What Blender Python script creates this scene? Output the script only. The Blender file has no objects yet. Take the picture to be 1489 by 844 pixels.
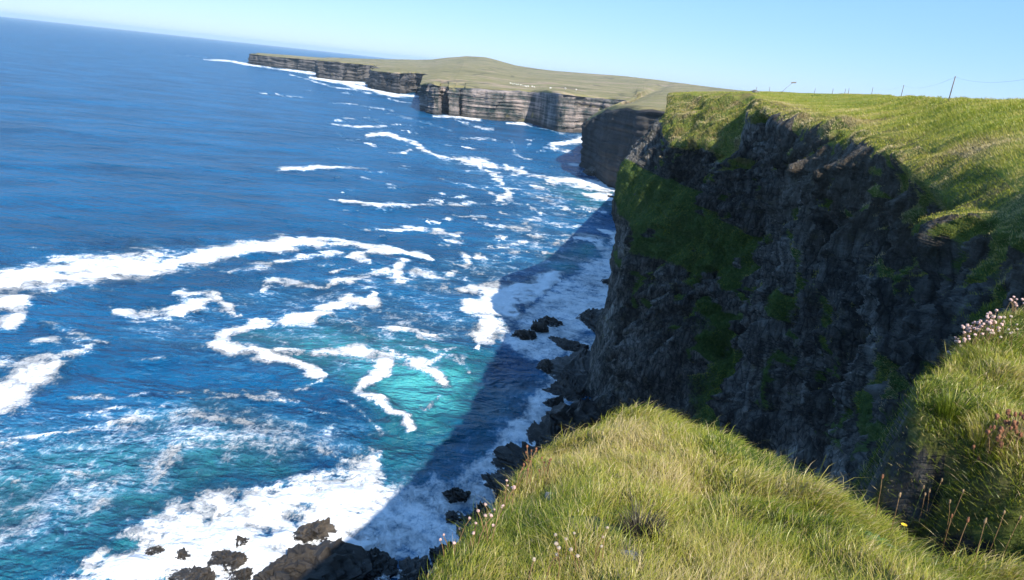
import bpy, bmesh, math, random
import numpy as np
from mathutils import Vector
C = bpy.context.scene.collection
rng = np.random.default_rng(7); random.seed(7)

# ------------------------------------------------------------------ camera model
F_PX, CX, CY = 1080., 744.5, 422.
PITCH, ROLL, H = math.radians(16.4), math.radians(6.2), 50.
cp, sp, cr, sr = math.cos(PITCH), math.sin(PITCH), math.cos(ROLL), math.sin(ROLL)
def ray(px, py):
    dx, dy = px-CX, py-CY
    a = dx*cr+dy*sr; u = dx*sr-dy*cr
    v = (a, F_PX*cp+u*sp, -F_PX*sp+u*cp); h = math.hypot(v[0], v[1])
    return v[0]/h, v[1]/h, v[2]/h
def at(px, py, d=None, z=None):          # a place seen in that direction, at a ground distance or at a height
    v = ray(px, py)
    t = d if d is not None else (z-H)/v[2]
    return (v[0]*t, v[1]*t, H+v[2]*t)
def azd(px, py, d, z):                   # same bearing, a given distance and height
    v = ray(px, py); return (v[0]*d, v[1]*d, z)
def proj(P):
    z = P[:, 2]-H; fw = P[:, 1]*cp-z*sp; u = P[:, 1]*sp+z*cp; a = P[:, 0]
    fw = np.maximum(fw, .01)
    return CX+(a*cr+u*sr)*F_PX/fw, CY+(a*sr-u*cr)*F_PX/fw

SUN_EL, SUN_AZ = math.radians(40.), math.atan2(.43, -.903)   # azimuth measured from +Y towards +X

# ------------------------------------------------------------------ numpy noise
_perm = np.random.default_rng(3).permutation(256); _perm = np.concatenate([_perm, _perm, _perm])
_g = np.random.default_rng(4).normal(size=(256, 3)); _g /= np.linalg.norm(_g, axis=1)[:, None]
def perlin(P):
    P = np.asarray(P, float); i = np.floor(P).astype(np.int64); f = P-i; i &= 255
    w = f*f*f*(f*(f*6-15)+10); r = 0
    for a in (0, 1):
        wa = w[:, 0] if a else 1-w[:, 0]
        for b in (0, 1):
            wb = w[:, 1] if b else 1-w[:, 1]
            for c in (0, 1):
                wc = w[:, 2] if c else 1-w[:, 2]
                h = _perm[_perm[_perm[i[:, 0]+a]+i[:, 1]+b]+i[:, 2]+c]
                g = _g[h]
                r = r+wa*wb*wc*(g[:, 0]*(f[:, 0]-a)+g[:, 1]*(f[:, 1]-b)+g[:, 2]*(f[:, 2]-c))
    return r*1.6
def fbm(P, s, o=4, gain=.5, seed=0.):
    P = np.asarray(P, float)*np.asarray(s, float)+seed; r = 0; a = 1.
    for k in range(o):
        r = r+a*perlin(P*2.03**k+k*17.3); a *= gain
    return r
def ridged(P, s, o=4, gain=.5, seed=0.):
    P = np.asarray(P, float)*np.asarray(s, float)+seed; r = 0; a = 1.
    for k in range(o):
        r = r+a*(1-2*np.abs(perlin(P*2.03**k+k*11.1))); a *= gain
    return r
def sstep(a, b, x):
    t = np.clip((x-a)/(b-a), 0, 1); return t*t*(3-2*t)

# ------------------------------------------------------------------ mesh helpers
def mesh_np(name, V, F, mat, attrs=None, smooth=True, parent=None):
    me = bpy.data.meshes.new(name); V = np.ascontiguousarray(V, np.float32); n = len(V)
    Fs = F if isinstance(F, list) else [F]
    lens = np.concatenate([np.full(len(f), f.shape[1]) for f in Fs]); idx = np.concatenate([f.ravel() for f in Fs]).astype(np.int32)
    me.vertices.add(n); me.vertices.foreach_set('co', V.ravel())
    me.loops.add(len(idx)); me.loops.foreach_set('vertex_index', idx)
    me.polygons.add(len(lens)); me.polygons.foreach_set('loop_start', (np.cumsum(lens)-lens).astype(np.int32))
    me.update(calc_edges=True); me.validate()
    me.polygons.foreach_set('use_smooth', np.full(len(lens), smooth))
    for k, v in (attrs or {}).items():
        a = me.attributes.new(k, 'FLOAT', 'POINT'); a.data.foreach_set('value', np.ascontiguousarray(v, np.float32))
    o = bpy.data.objects.new(name, me); C.objects.link(o)
    if mat: me.materials.append(mat)
    if parent: o.parent = parent
    return o
def grid_faces(nr, nc):
    i = np.arange(nr*nc).reshape(nr, nc)
    return np.stack([i[:-1, :-1], i[:-1, 1:], i[1:, 1:], i[1:, :-1]], -1).reshape(-1, 4)
def bm_obj(name, bm, mat, parent=None, smooth=True):
    me = bpy.data.meshes.new(name); bm.to_mesh(me); bm.free()
    for p in me.polygons: p.use_smooth = smooth
    o = bpy.data.objects.new(name, me); C.objects.link(o); me.materials.append(mat)
    if parent: o.parent = parent
    return o
def tag(o, label=None, cat=None, group=None, kind=None):
    if label: o['label'] = label
    if cat: o['category'] = cat
    if group: o['group'] = group
    if kind: o['kind'] = kind
    return o
def empty(name, loc, rz=0., label=None, cat=None, group=None):
    o = bpy.data.objects.new(name, None); o.empty_display_size = .2; C.objects.link(o)
    o.location = loc; o.rotation_euler = (0, 0, rz)
    return tag(o, label, cat, group)
def catmull(K, segs):
    """K [n,...] control array interpolated along axis 0, segs[i] samples in span i"""
    K = np.asarray(K, float); n = len(K); out = []; prm = []
    for i in range(n-1):
        p0, p1, p2, p3 = K[max(i-1, 0)], K[i], K[i+1], K[min(i+2, n-1)]
        # limited tangents: no overshoot when neighbouring spans differ a lot in length
        l0 = np.linalg.norm(p1-p0, axis=-1, keepdims=True)+1e-6; l1 = np.linalg.norm(p2-p1, axis=-1, keepdims=True)+1e-6; l2 = np.linalg.norm(p3-p2, axis=-1, keepdims=True)+1e-6
        m1 = ((p1-p0)/l0+(p2-p1)/l1)*.5*np.minimum(l1, l0*3); m2 = ((p2-p1)/l1+(p3-p2)/l2)*.5*np.minimum(l1, l2*3)
        m1, m2 = m1*.8, m2*.8
        for t in np.linspace(0, 1, segs[i]+1)[:(None if i == n-2 else -1)]:
            h1 = 2*t**3-3*t*t+1; h2 = t**3-2*t*t+t; h3 = -2*t**3+3*t*t; h4 = t**3-t*t
            out.append(h1*p1+h2*m1+h3*p2+h4*m2); prm.append(i+t)
    return np.array(out), np.array(prm)
def loft(K, rsegs, csegs):
    """K [rows][cols] of points -> dense grid [R,Cn,3], row param, column param"""
    K = np.array(K, float)
    A, rp = catmull(K, rsegs)
    B, cpm = catmull(A.transpose(1, 0, 2), csegs)
    return B.transpose(1, 0, 2), rp, cpm
def grid_normals(G):
    a = np.gradient(G, axis=0); b = np.gradient(G, axis=1)
    n = np.cross(a, b); n /= np.linalg.norm(n, axis=-1, keepdims=True)+1e-9
    return n

# ------------------------------------------------------------------ materials
class NT:
    def __init__(s, name):
        s.m = bpy.data.materials.new(name); s.m.use_nodes = True; s.t = s.m.node_tree; s.t.nodes.clear()
        s.out = s.n('ShaderNodeOutputMaterial')
    def n(s, ty, ins=None, **kw):
        nd = s.t.nodes.new(ty)
        for k, v in kw.items(): setattr(nd, k, v)
        for k, v in (ins or {}).items():
            if isinstance(v, bpy.types.NodeSocket): s.t.links.new(v, nd.inputs[k])
            else: nd.inputs[k].default_value = v
        return nd
    def attr(s, name): return s.n('ShaderNodeAttribute', attribute_name=name).outputs['Fac']
    def pos(s, scale=(1, 1, 1), rot=(0, 0, 0)):
        g = s.n('ShaderNodeNewGeometry'); m = s.n('ShaderNodeMapping', {'Vector': g.outputs['Position'], 'Scale': scale, 'Rotation': rot})
        return m.outputs[0]
    def noise(s, vec, scale, detail=4, rough=.55, dist=0.):
        return s.n('ShaderNodeTexNoise', {'Vector': vec, 'Scale': scale, 'Detail': detail, 'Roughness': rough, 'Distortion': dist}).outputs['Fac']
    def math(s, op, a, b=0., c=0., clamp=False):
        nd = s.n('ShaderNodeMath', operation=op, use_clamp=clamp)
        for i, v in enumerate((a, b, c)):
            if isinstance(v, bpy.types.NodeSocket): s.t.links.new(v, nd.inputs[i])
            else: nd.inputs[i].default_value = v
        return nd.outputs[0]
    def ramp(s, fac, stops):
        nd = s.n('ShaderNodeValToRGB', {'Fac': fac}); e = nd.color_ramp.elements
        while len(e) < len(stops): e.new(.5)
        for k, (p, c) in zip(e, stops): k.position = p; k.color = (*c, 1) if len(c) == 3 else c
        return nd.outputs[0]
    def rng(s, v, a, b, c=0., d=1., smooth=True):
        return s.n('ShaderNodeMapRange', {'Value': v, 'From Min': a, 'From Max': b, 'To Min': c, 'To Max': d}, interpolation_type='SMOOTHSTEP' if smooth else 'LINEAR').outputs[0]
    def mix(s, f, a, b, mode='MIX'):
        nd = s.n('ShaderNodeMix', data_type='RGBA', blend_type=mode)
        for i, v in ((0, f), (6, a), (7, b)):
            if isinstance(v, bpy.types.NodeSocket): s.t.links.new(v, nd.inputs[i])
            else: nd.inputs[i].default_value = (*v, 1) if isinstance(v, tuple) and len(v) == 3 else v
        return nd.outputs[2]
    def bump(s, h, strength=.5, dist=.1, normal=None):
        ins = {'Height': h, 'Strength': strength, 'Distance': dist}
        if normal: ins['Normal'] = normal
        return s.n('ShaderNodeBump', ins).outputs[0]
    def principled(s, **ins):
        ins = {k.replace('_', ' '): v for k, v in ins.items()}
        for k, v in list(ins.items()):
            if isinstance(v, tuple) and len(v) == 3: ins[k] = (*v, 1)
        b = s.n('ShaderNodeBsdfPrincipled', ins); s.t.links.new(b.outputs[0], s.out.inputs[0]); return b
    def surf(s, sock): s.t.links.new(sock, s.out.inputs[0])

def mat_plain(name, col, rough=.8, var=.35, scale=20.):
    m = NT(name); n = m.noise(m.pos(), scale, 3)
    c = m.mix(m.rng(n, .3, .7, 0, 1), tuple(x*(1-var) for x in col), tuple(min(1, x*(1+var)) for x in col))
    m.principled(Base_Color=c, Roughness=rough); return m.m

def mat_sea():
    m = NT('sea_water'); pos = m.pos()
    foam, shal, lace, thin = m.attr('foam'), m.attr('shallow'), m.attr('lace'), m.attr('calm')
    # foam breakup: billowy patches plus a stretched cellular lace
    n1 = m.noise(m.pos((.26, .26, .26)), 1.0, 8, .62, .6)
    n2 = m.noise(m.pos((1.0, .55, 1.)), 1.1, 6, .7, 1.2)
    n0 = m.noise(m.pos((.07, .07, .07)), 1.0, 7, .62, .5)
    brk = m.math('ADD', m.math('ADD', m.math('MULTIPLY', n1, .42), m.math('MULTIPLY', n2, .33)), m.math('MULTIPLY', n0, .25))
    warp = m.n('ShaderNodeTexNoise', {'Vector': pos, 'Scale': .3, 'Detail': 5., 'Roughness': .65}).outputs['Color']
    wv = m.n('ShaderNodeVectorMath', {0: pos, 1: m.n('ShaderNodeVectorMath', {0: warp, 'Scale': 7.}, operation='SCALE').outputs[0]}, operation='ADD').outputs[0]
    vor = m.n('ShaderNodeTexVoronoi', {'Vector': wv, 'Scale': .26, 'Detail': 3., 'Roughness': .75}, feature='DISTANCE_TO_EDGE').outputs['Distance']
    web = m.rng(vor, .0, .3, 1., 0.)
    n3 = m.noise(m.pos((3.2, 2.2, 2.)), 1.0, 5, .72, .8)
    tex = m.math('ADD', m.math('ADD', m.math('MULTIPLY', m.rng(brk, .37, .63, 0., 1., False), .56), m.math('MULTIPLY', web, .2)), m.math('MULTIPLY', m.rng(n3, .34, .66, 0., 1., False), .24))
    solid = m.rng(m.math('SUBTRACT', m.math('ADD', tex, m.math('MULTIPLY', foam, 1.12)), 1.), -.12, .52)
    lc = m.rng(m.math('SUBTRACT', m.math('ADD', m.math('MULTIPLY', web, .62), m.math('MULTIPLY', m.rng(brk, .34, .66, 0., 1., False), .38)), m.math('SUBTRACT', 1., m.math('MULTIPLY', lace, .76))), -.06, .4)
    fm = m.math('MAXIMUM', solid, m.math('MULTIPLY', lc, .8), clamp=True)
    # ripples
    w1 = m.noise(m.pos((.30, .46, .5), (0, 0, .45)), 1., 5, .62, .3)
    w2 = m.noise(m.pos((1.2, 1.7, 1.5), (0, 0, -.5)), 1., 4, .6)
    w3 = m.noise(m.pos((.05, .085, .1), (0, 0, .6)), 1., 4, .6, .4)
    w4 = m.noise(m.pos((.11, .19, .2), (0, 0, .35)), 1., 4, .6, .3)
    big = m.noise(m.pos((.018, .03, 1)), 1., 4)
    deep = m.mix(m.rng(big, .3, .7), (.001, .056, .14), (.002, .105, .25))
    sn = m.noise(m.pos((.12, .12, .12)), 1.0, 6, .6, .5)
    shm = m.math('MULTIPLY', shal, m.rng(sn, .2, .6, .5, 1.15), clamp=True)
    wat = m.mix(m.rng(shm, 0., .55), deep, (.012, .125, .165)); wat = m.mix(m.rng(shm, .4, 1.), wat, (.04, .30, .33))
    milky = m.math('MULTIPLY', m.rng(shm, .6, 1.), .35)
    wat = m.mix(milky, wat, (.10, .52, .52))
    fc = m.mix(m.rng(m.math('ADD', m.math('MULTIPLY', n2, .6), m.math('MULTIPLY', n1, .4)), .36, .62), (.72, .76, .78), (.86, .87, .88))
    wat = m.mix(1., wat, m.ramp(m.math('ADD', m.math('MULTIPLY', w3, .35), m.math('ADD', m.math('MULTIPLY', w1, .3), m.math('MULTIPLY', w4, .35))), [(.38, (.58, .62, .69)), (.5, (1, 1, 1)), (.66, (1.0, 1.0, 1.0))]), 'MULTIPLY')  # ripple shading put into the water colour, troughs darker
    col = m.mix(m.rng(fm, .02, .42, 0., .6, False), wat, (.08, .27, .45)); col = m.mix(m.rng(fm, .22, .8), col, fc)
    hgt = m.math('ADD', m.math('ADD', m.math('ADD', m.math('MULTIPLY', w4, 2.2), m.math('MULTIPLY', w1, 1.0)), m.math('MULTIPLY', w2, .26)), m.math('MULTIPLY', w3, 6.))
    fb = m.math('MULTIPLY', fm, m.math('MULTIPLY', brk, .55))
    hgt = m.math('ADD', m.math('MULTIPLY', m.math('SUBTRACT', hgt, 4.75), m.math('SUBTRACT', 1., m.math('MULTIPLY', fm, .75))), fb)
    nb = m.bump(hgt, 1., 1.5)
    r = m.math('ADD', .26, m.math('MULTIPLY', fm, .8), clamp=True)
    m.principled(Base_Color=col, Roughness=r, IOR=1.33, Normal=nb, Specular_IOR_Level=m.math('SUBTRACT', .3, m.math('MULTIPLY', fm, .25)))
    return m.m

def mat_near_rock():
    m = NT('slate_cliff'); g = m.attr('grassy')
    st = m.noise(m.pos((1.5, 1.5, .42), (.3, .22, 0)), .9, 9, .66, .4)
    cr_ = m.n('ShaderNodeTexVoronoi', {'Vector': m.pos((1.5, 1.5, .5), (.35, .22, 0)), 'Scale': 1.1, 'Detail': 3., 'Roughness': .6}, feature='DISTANCE_TO_EDGE').outputs['Distance']
    col = m.ramp(st, [(.28, (.014, .013, .011)), (.44, (.068, .063, .056)), (.57, (.165, .155, .138)), (.72, (.30, .285, .26))])
    sh = m.noise(m.pos((1, 1, 1.6), (.8, .1, 0)), 2.6, 6, .75)
    col = m.mix(m.rng(sh, .6, .7), col, (.40, .38, .35))
    li = m.noise(m.pos(), .7, 5, .6)
    col = m.mix(m.rng(li, .56, .72, 0., .55), col, (.13, .115, .05))
    col = m.mix(1., col, m.ramp(m.noise(m.pos((.11, .11, .05)), 1., 5, .6), [(.35, (.38, .36, .34)), (.5, (.85, .85, .85)), (.65, (1.5, 1.5, 1.5))]), 'MULTIPLY')
    col = m.mix(m.rng(cr_, 0., .05, .75, 0.), col, (.012, .012, .012))
    en = m.noise(m.pos(), 1.6, 8, .75)
    col = m.mix(m.math('MULTIPLY', m.attr('earth'), m.rng(en, .3, .6, 1., .35)), col, m.ramp(en, [(.3, (.03, .022, .014)), (.5, (.105, .075, .045)), (.62, (.19, .145, .09)), (.75, (.36, .31, .24))]))
    # turf growing over it
    gn = m.noise(m.pos(), 3.5, 8, .7); gl = m.noise(m.pos(), .33, 5, .6)
    gc = m.ramp(gn, [(.25, (.03, .042, .008)), (.45, (.085, .115, .02)), (.62, (.15, .175, .035)), (.8, (.26, .24, .08))])
    dry = m.ramp(gn, [(.3, (.06, .045, .018)), (.6, (.20, .15, .065)), (.8, (.30, .24, .12))])
    gc = m.mix(m.rng(gl, .5, .68, 0., .9), gc, dry)
    gc = m.mix(m.math('MULTIPLY', m.attr('lush_shade'), .92), gc, m.ramp(gn, [(.25, (.012, .024, .007)), (.5, (.058, .10, .024)), (.7, (.115, .15, .04)), (.85, (.10, .10, .045))]))  # lush turf below the lip, with the cliff's shade mixed into its green
    gm = m.rng(m.math('ADD', g, m.math('MULTIPLY', m.math('SUBTRACT', gn, .5), .7)), .38, .6)
    col = m.mix(gm, col, gc)
    h = m.math('ADD', m.math('MULTIPLY', st, .8), m.math('ADD', m.math('MULTIPLY', m.rng(cr_, 0., .12), .35), m.math('MULTIPLY', gn, .5)))
    m.principled(Base_Color=col, Roughness=.88, Normal=m.bump(h, .9, .45), Specular_IOR_Level=.25)
    return m.m

def mat_turf():
    m = NT('clifftop_turf'); n = m.noise(m.pos(), .22, 6, .6); f = m.noise(m.pos((1, 1, 1)), 2.6, 8, .72); ff = m.noise(m.pos((.5, 1.6, 1)), 5., 6, .7)
    c = m.ramp(m.math('ADD', m.math('MULTIPLY', f, .55), m.math('MULTIPLY', ff, .45)), [(.3, (.07, .09, .014)), (.46, (.16, .20, .03)), (.6, (.22, .25, .045)), (.78, (.33, .30, .09))])
    d = m.ramp(f, [(.3, (.10, .085, .03)), (.7, (.25, .21, .085))])
    c = m.mix(m.rng(n, .5, .7, 0., .6), c, d)
    y = m.noise(m.pos(), .09, 3, .5); ys = m.noise(m.pos(), 9., 3, .6)
    c = m.mix(m.math('MULTIPLY', m.rng(y, .58, .66), m.rng(ys, .56, .64)), c, (.55, .42, .03))
    ed = m.attr('rim')
    c = m.mix(m.math('MULTIPLY', ed, m.rng(n, .35, .6, .1, .9)), c, m.ramp(f, [(.3, (.05, .04, .02)), (.55, (.17, .13, .06)), (.75, (.27, .22, .12))]))
    m.principled(Base_Color=c, Roughness=.95, Specular_IOR_Level=.1, Normal=m.bump(m.math('ADD', f, m.math('MULTIPLY', ff, .5)), .5, .2)); return m.m

def mat_far(name, strat=.55, tan=(.30, .255, .215), dark=(.05, .047, .047)):
    m = NT(name); r = m.attr('rock')
    s1 = m.noise(m.pos((.012, .012, strat)), 1., 7, .7); s2 = m.noise(m.pos((.09, .09, .05)), 1., 6, .65)
    c = m.ramp(m.math('ADD', m.math('MULTIPLY', s1, .58), m.math('MULTIPLY', s2, .42)), [(.42, dark), (.505, tuple(a*.4+b*.6 for a, b in zip(tan, dark))), (.57, tan), (.72, tuple(min(.5, x*1.45) for x in tan))])
    c = m.mix(m.math('MULTIPLY', m.attr('shade_tint'), .85), c, (.045, .042, .04))  # promontory's shade mixed into its rock colour, banding muted
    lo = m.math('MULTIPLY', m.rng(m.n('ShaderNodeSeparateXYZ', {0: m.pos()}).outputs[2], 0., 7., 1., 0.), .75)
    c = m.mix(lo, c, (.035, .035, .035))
    g1 = m.noise(m.pos((.004, .011, .01)), 1., 6, .7); g2 = m.noise(m.pos((.03, .05, .05)), 1., 6, .65)
    gc = m.ramp(m.math('ADD', m.math('MULTIPLY', g1, .6), m.math('MULTIPLY', g2, .4)), [(.38, (.10, .10, .045)), (.46, (.24, .205, .10)), (.51, (.20, .185, .078)), (.57, (.34, .265, .17)), (.66, (.17, .125, .09))])
    fw = m.n('ShaderNodeTexVoronoi', {'Vector': m.pos((1, 1, 0), (0, 0, .5)), 'Scale': .0075}, feature='DISTANCE_TO_EDGE').outputs['Distance']
    gc = m.mix(m.rng(fw, .012, .03, .6, 0.), gc, (.09, .085, .05))
    c = m.mix(m.rng(m.math('ADD', r, m.math('MULTIPLY', m.math('SUBTRACT', s2, .5), .5)), .42, .58), gc, c)
    h = m.math('ADD', m.math('MULTIPLY', s1, 1.), m.math('MULTIPLY', s2, 1.))
    m.principled(Base_Color=c, Roughness=.95, Specular_IOR_Level=.15, Normal=m.bump(h, .7, 1.6)); return m.m

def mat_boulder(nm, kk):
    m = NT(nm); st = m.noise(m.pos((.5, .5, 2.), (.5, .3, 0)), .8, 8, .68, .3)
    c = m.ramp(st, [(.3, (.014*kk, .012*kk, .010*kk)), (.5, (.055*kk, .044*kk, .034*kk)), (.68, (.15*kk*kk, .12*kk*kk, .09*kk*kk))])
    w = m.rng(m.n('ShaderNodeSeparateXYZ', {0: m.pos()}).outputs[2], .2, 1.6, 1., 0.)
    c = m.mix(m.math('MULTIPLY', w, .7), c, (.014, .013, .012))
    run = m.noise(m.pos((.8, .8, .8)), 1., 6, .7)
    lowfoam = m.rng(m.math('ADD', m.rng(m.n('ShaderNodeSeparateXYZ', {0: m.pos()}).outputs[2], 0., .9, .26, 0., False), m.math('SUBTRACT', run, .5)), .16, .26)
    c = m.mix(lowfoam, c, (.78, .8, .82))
    m.principled(Base_Color=c, Roughness=.55, Normal=m.bump(st, .9, .6)); return m.m

def mat_blade(name, ramp_stops, trans=.35):
    m = NT(name); t = m.attr('tint'); c = m.ramp(t, ramp_stops)
    d = m.n('ShaderNodeBsdfDiffuse', {'Color': c}); tr = m.n('ShaderNodeBsdfTranslucent', {'Color': c})
    gl = m.n('ShaderNodeBsdfGlossy', {'Color': (.6, .6, .5, 1), 'Roughness': .38})
    mx = m.n('ShaderNodeMixShader', {0: trans, 1: d.outputs[0], 2: tr.outputs[0]})
    m2 = m.n('ShaderNodeMixShader', {0: .05, 1: mx.outputs[0], 2: gl.outputs[0]})
    m.surf(m2.outputs[0]); return m.m
GREEN = [(0., (.035, .065, .008)), (.12, (.07, .115, .010)), (.3, (.165, .215, .015)), (.55, (.345, .355, .032)), (.75, (.45, .36, .095)), (1., (.58, .46, .25))]
M_sea, M_rock, M_turf, M_shaded_rock, M_sunlit_rock = mat_sea(), mat_near_rock(), mat_turf(), mat_boulder('shaded_dark_rock', .5), mat_boulder('sunlit_brown_rock', 1.)  # shade put into colour: dark copy for shaded rocks, brown for sunlit
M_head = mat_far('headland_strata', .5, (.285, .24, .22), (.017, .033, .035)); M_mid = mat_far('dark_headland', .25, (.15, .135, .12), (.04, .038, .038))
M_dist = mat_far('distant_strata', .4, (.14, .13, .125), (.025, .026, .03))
M_blade = mat_blade('grass_blades', GREEN)

# ------------------------------------------------------------------ SEA
def build_sea():
    az_in = np.radians(np.linspace(-37.5, 14, 560)); az = np.concatenate([np.radians(np.linspace(-100, -38, 70)), az_in, np.radians(np.linspace(14.3, 75, 50))])
    el = np.concatenate([np.linspace(math.radians(75), math.radians(42), 20), np.linspace(math.radians(41.7), math.radians(.3), 520), np.radians([.25, .2, .16, .13, .115])])
    D = H/np.tan(el); A, DD = np.meshgrid(az, D)
    P = np.stack([np.sin(A)*DD, np.cos(A)*DD, np.zeros_like(A)], -1).reshape(-1, 3); d = DD.ravel()
    px, py = proj(P)
    pol = np.stack([np.arctan2(P[:, 0], P[:, 1])*16., np.log(d)*16., 0*d], -1); ka = np.clip((py-85)/260, .06, 1)
    px = px+ka*(11*fbm(pol, .5, 4, .6, 1.)+6*fbm(P, .22, 3, .6, 3.)); py = py+ka*(7*fbm(pol, .5, 4, .6, 51.)+3*fbm(P, .22, 3, .6, 13.))
    def segd(pts):
        """strokes: list of (x,y,half width px); returns field 1 at the core falling to 0 about two widths out"""
        f = np.zeros(len(P))
        for (x0, y0, w0), (x1, y1, w1) in zip(pts[:-1], pts[1:]):
            w = max(w0, w1)*4.5+5
            s = np.where((px > min(x0, x1)-w*1.6) & (px < max(x0, x1)+w*1.6) & (py > min(y0, y1)-w) & (py < max(y0, y1)+w))[0]
            if not len(s): continue
            X, Y = px[s], py[s]; dx, dy = x1-x0, y1-y0
            t = np.clip(((X-x0)*dx+(Y-y0)*dy)/(dx*dx+dy*dy+1e-6), 0, 1)
            q = np.hypot((X-x0-t*dx)*.75, Y-y0-t*dy)/((w0+(w1-w0)*t)*.78)
            f[s] = np.maximum(f[s], np.maximum(np.exp(-.5*(q/1.)**1.5)*1.06, (.66*np.exp(-(q/2.1)**2))))
        return np.minimum(f, 1)
    def poly(pts, soft):
        pts = np.array(pts, float); n = len(pts); ins = np.zeros(len(P), bool); dm = np.full(len(P), 1e9)
        s = np.where((px > pts[:, 0].min()-90) & (px < pts[:, 0].max()+90) & (py > pts[:, 1].min()-90) & (py < pts[:, 1].max()+90))[0]
        X, Y = px[s], py[s]; I = np.zeros(len(s), bool); Dm = np.full(len(s), 1e9)
        for k in range(n):
            (x0, y0), (x1, y1) = pts[k], pts[(k+1) % n]
            c = ((y0 > Y) != (y1 > Y)) & (X < (x1-x0)*(Y-y0)/(y1-y0+1e-9)+x0); I ^= c
            t = np.clip(((X-x0)*(x1-x0)+(Y-y0)*(y1-y0))/((x1-x0)**2+(y1-y0)**2), 0, 1)
            Dm = np.minimum(Dm, np.hypot(X-x0-t*(x1-x0), Y-y0-t*(y1-y0)))
        sd = np.where(I, Dm, -Dm); f = np.zeros(len(P)); f[s] = sstep(-soft, soft, sd); return f
    S = []   # (strength, stroke)
    def st(k, *p): S.append((k, p))
    st(1.0, (-40, 420, 22), (60, 400, 23), (150, 390, 22), (205, 386, 20), (265, 377, 15), (330, 368, 13), (400, 358, 11), (460, 352, 9))
    st(.75, (460, 352, 9), (520, 356, 7), (575, 363, 5))
    st(.95, (-30, 440, 20), (20, 438, 18), (25, 455, 12), (10, 475, 12))
    st(.95, (-30, 590, 34), (20, 575, 28), (60, 550, 20), (85, 525, 9)); st(.62, (90, 515, 12), (80, 495, 10), (55, 500, 12)); st(.66, (-10, 540, 24), (60, 530, 18), (130, 505, 9))
    st(.95, (168, 454, 7), (215, 455, 9), (262, 445, 9), (300, 437, 9)); st(.8, (255, 427, 5), (300, 428, 8), (330, 448, 6), (350, 455, 3))
    st(.7, (370, 425, 5), (395, 408, 8), (430, 408, 7), (470, 414, 6), (510, 409, 5), (548, 402, 5), (565, 392, 5))
    st(.95, (512, 378, 5), (540, 369, 6), (575, 366, 6), (605, 370, 6), (625, 378, 3)); st(.9, (512, 378, 5), (540, 382, 4)); st(.8, (580, 385, 8), (575, 402, 9), (595, 412, 4))
    st(1., (312, 505, 10), (330, 485, 13), (365, 470, 10), (430, 464, 9), (482, 458, 8)); st(.92, (470, 446, 8), (510, 438, 13), (540, 438, 12), (548, 425, 5))
    st(1., (312, 505, 10), (345, 515, 12), (395, 526, 9), (438, 538, 8), (472, 549, 5))
    st(.85, (405, 518, 5), (470, 512, 9), (520, 516, 11), (570, 522, 12), (612, 535, 13), (645, 556, 9))
    st(.95, (560, 535, 11), (543, 560, 10), (530, 573, 9), (556, 590, 9), (588, 612, 8), (598, 632, 5))
    st(.9, (550, 477, 3), (590, 480, 5), (632, 490, 4)); st(.6, (605, 488, 5), (620, 515, 6), (675, 530, 5))
    st(1., (675, 425, 7), (730, 428, 14), (770, 420, 13), (803, 404, 8)); st(1., (690, 452, 13), (735, 448, 22), (712, 478, 16), (698, 502, 9), (690, 514, 4)); st(1., (760, 440, 14), (800, 410, 8))
    st(.8, (400, 248, 3), (450, 247, 3.5), (535, 247, 2.5)); st(.9, (497, 296, 3.5), (545, 299, 4), (615, 300, 2.5)); st(.6, (620, 299, 3), (740, 297, 2.5)); st(.72, (538, 331, 3), (600, 335, 5), (665, 345, 5)); st(.7, (645, 320, 3), (710, 322, 3))
    st(.8, (480, 181, 2), (520, 187, 3), (560, 184, 2)); st(.85, (535, 197, 3), (560, 195, 3), (600, 207, 3), (640, 229, 4), (690, 236, 4), (740, 246, 3), (800, 263, 3.5), (860, 273, 5), (900, 280, 8))
    st(.7, (640, 229, 4), (700, 232, 3.5), (760, 247, 2)); st(.8, (695, 242, 4), (728, 262, 4.5), (742, 285, 4), (722, 292, 3)); st(.7, (565, 220, 1.5), (590, 221, 2), (610, 214, 2))
    st(.7, (670, 203, 1.7), (712, 203, 2)); st(.55, (740, 205, 2), (752, 222, 2.5), (760, 232, 2)); st(.5, (560, 165, 1.5), (620, 178, 1.6), (660, 190, 1.6))
    st(.95, (800, 214, 3), (825, 210, 5), (855, 205, 9)); st(.85, (820, 238, 3), (855, 246, 4)); st(.95, (815, 265, 4), (850, 264, 6), (905, 275, 12)); st(1., (850, 285, 5), (905, 290, 10)); st(.75, (790, 216, 1.6), (830, 222, 3))
    st(.9, (865, 333, 4), (890, 340, 9), (900, 352, 10)); st(.85, (835, 352, 4), (870, 352, 7), (880, 366, 9)); st(.7, (790, 372, 4), (830, 378, 6), (860, 380, 8))
    st(.62, (690, 368, 4), (740, 358, 7), (780, 343, 6), (760, 328, 5), (790, 312, 4), (770, 300, 4)); st(.55, (740, 378, 4), (800, 360, 6), (845, 345, 5)); st(.55, (730, 310, 3), (790, 325, 5), (830, 330, 4), (870, 318, 4)); st(.5, (700, 395, 3), (640, 425, 4)); st(.55, (790, 282, 3), (840, 298, 5), (885, 312, 5))
    st(.9, (296, 87, .9), (335, 89, 1.6), (368, 95.5, 2), (420, 102.5, 2), (462, 108, 2.2)); st(.95, (452, 113, 2.2), (480, 118, 3), (540, 123, 2.5)); st(.95, (500, 123, 2), (540, 130.5, 3), (575, 139, 2.6), (608, 141, 1.8)); st(.7, (420, 108, 1.), (480, 126, 1.4), (540, 135, 1.4)); st(.7, (480, 151, 1.1), (512, 150.5, 1.1), (570, 160, 1.2)); st(.6, (410, 141, .9), (440, 142.5, .9)); st(.6, (575, 148, 1.1), (608, 152, 1.4)); st(.5, (250, 80, .9), (300, 84, 1))
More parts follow.
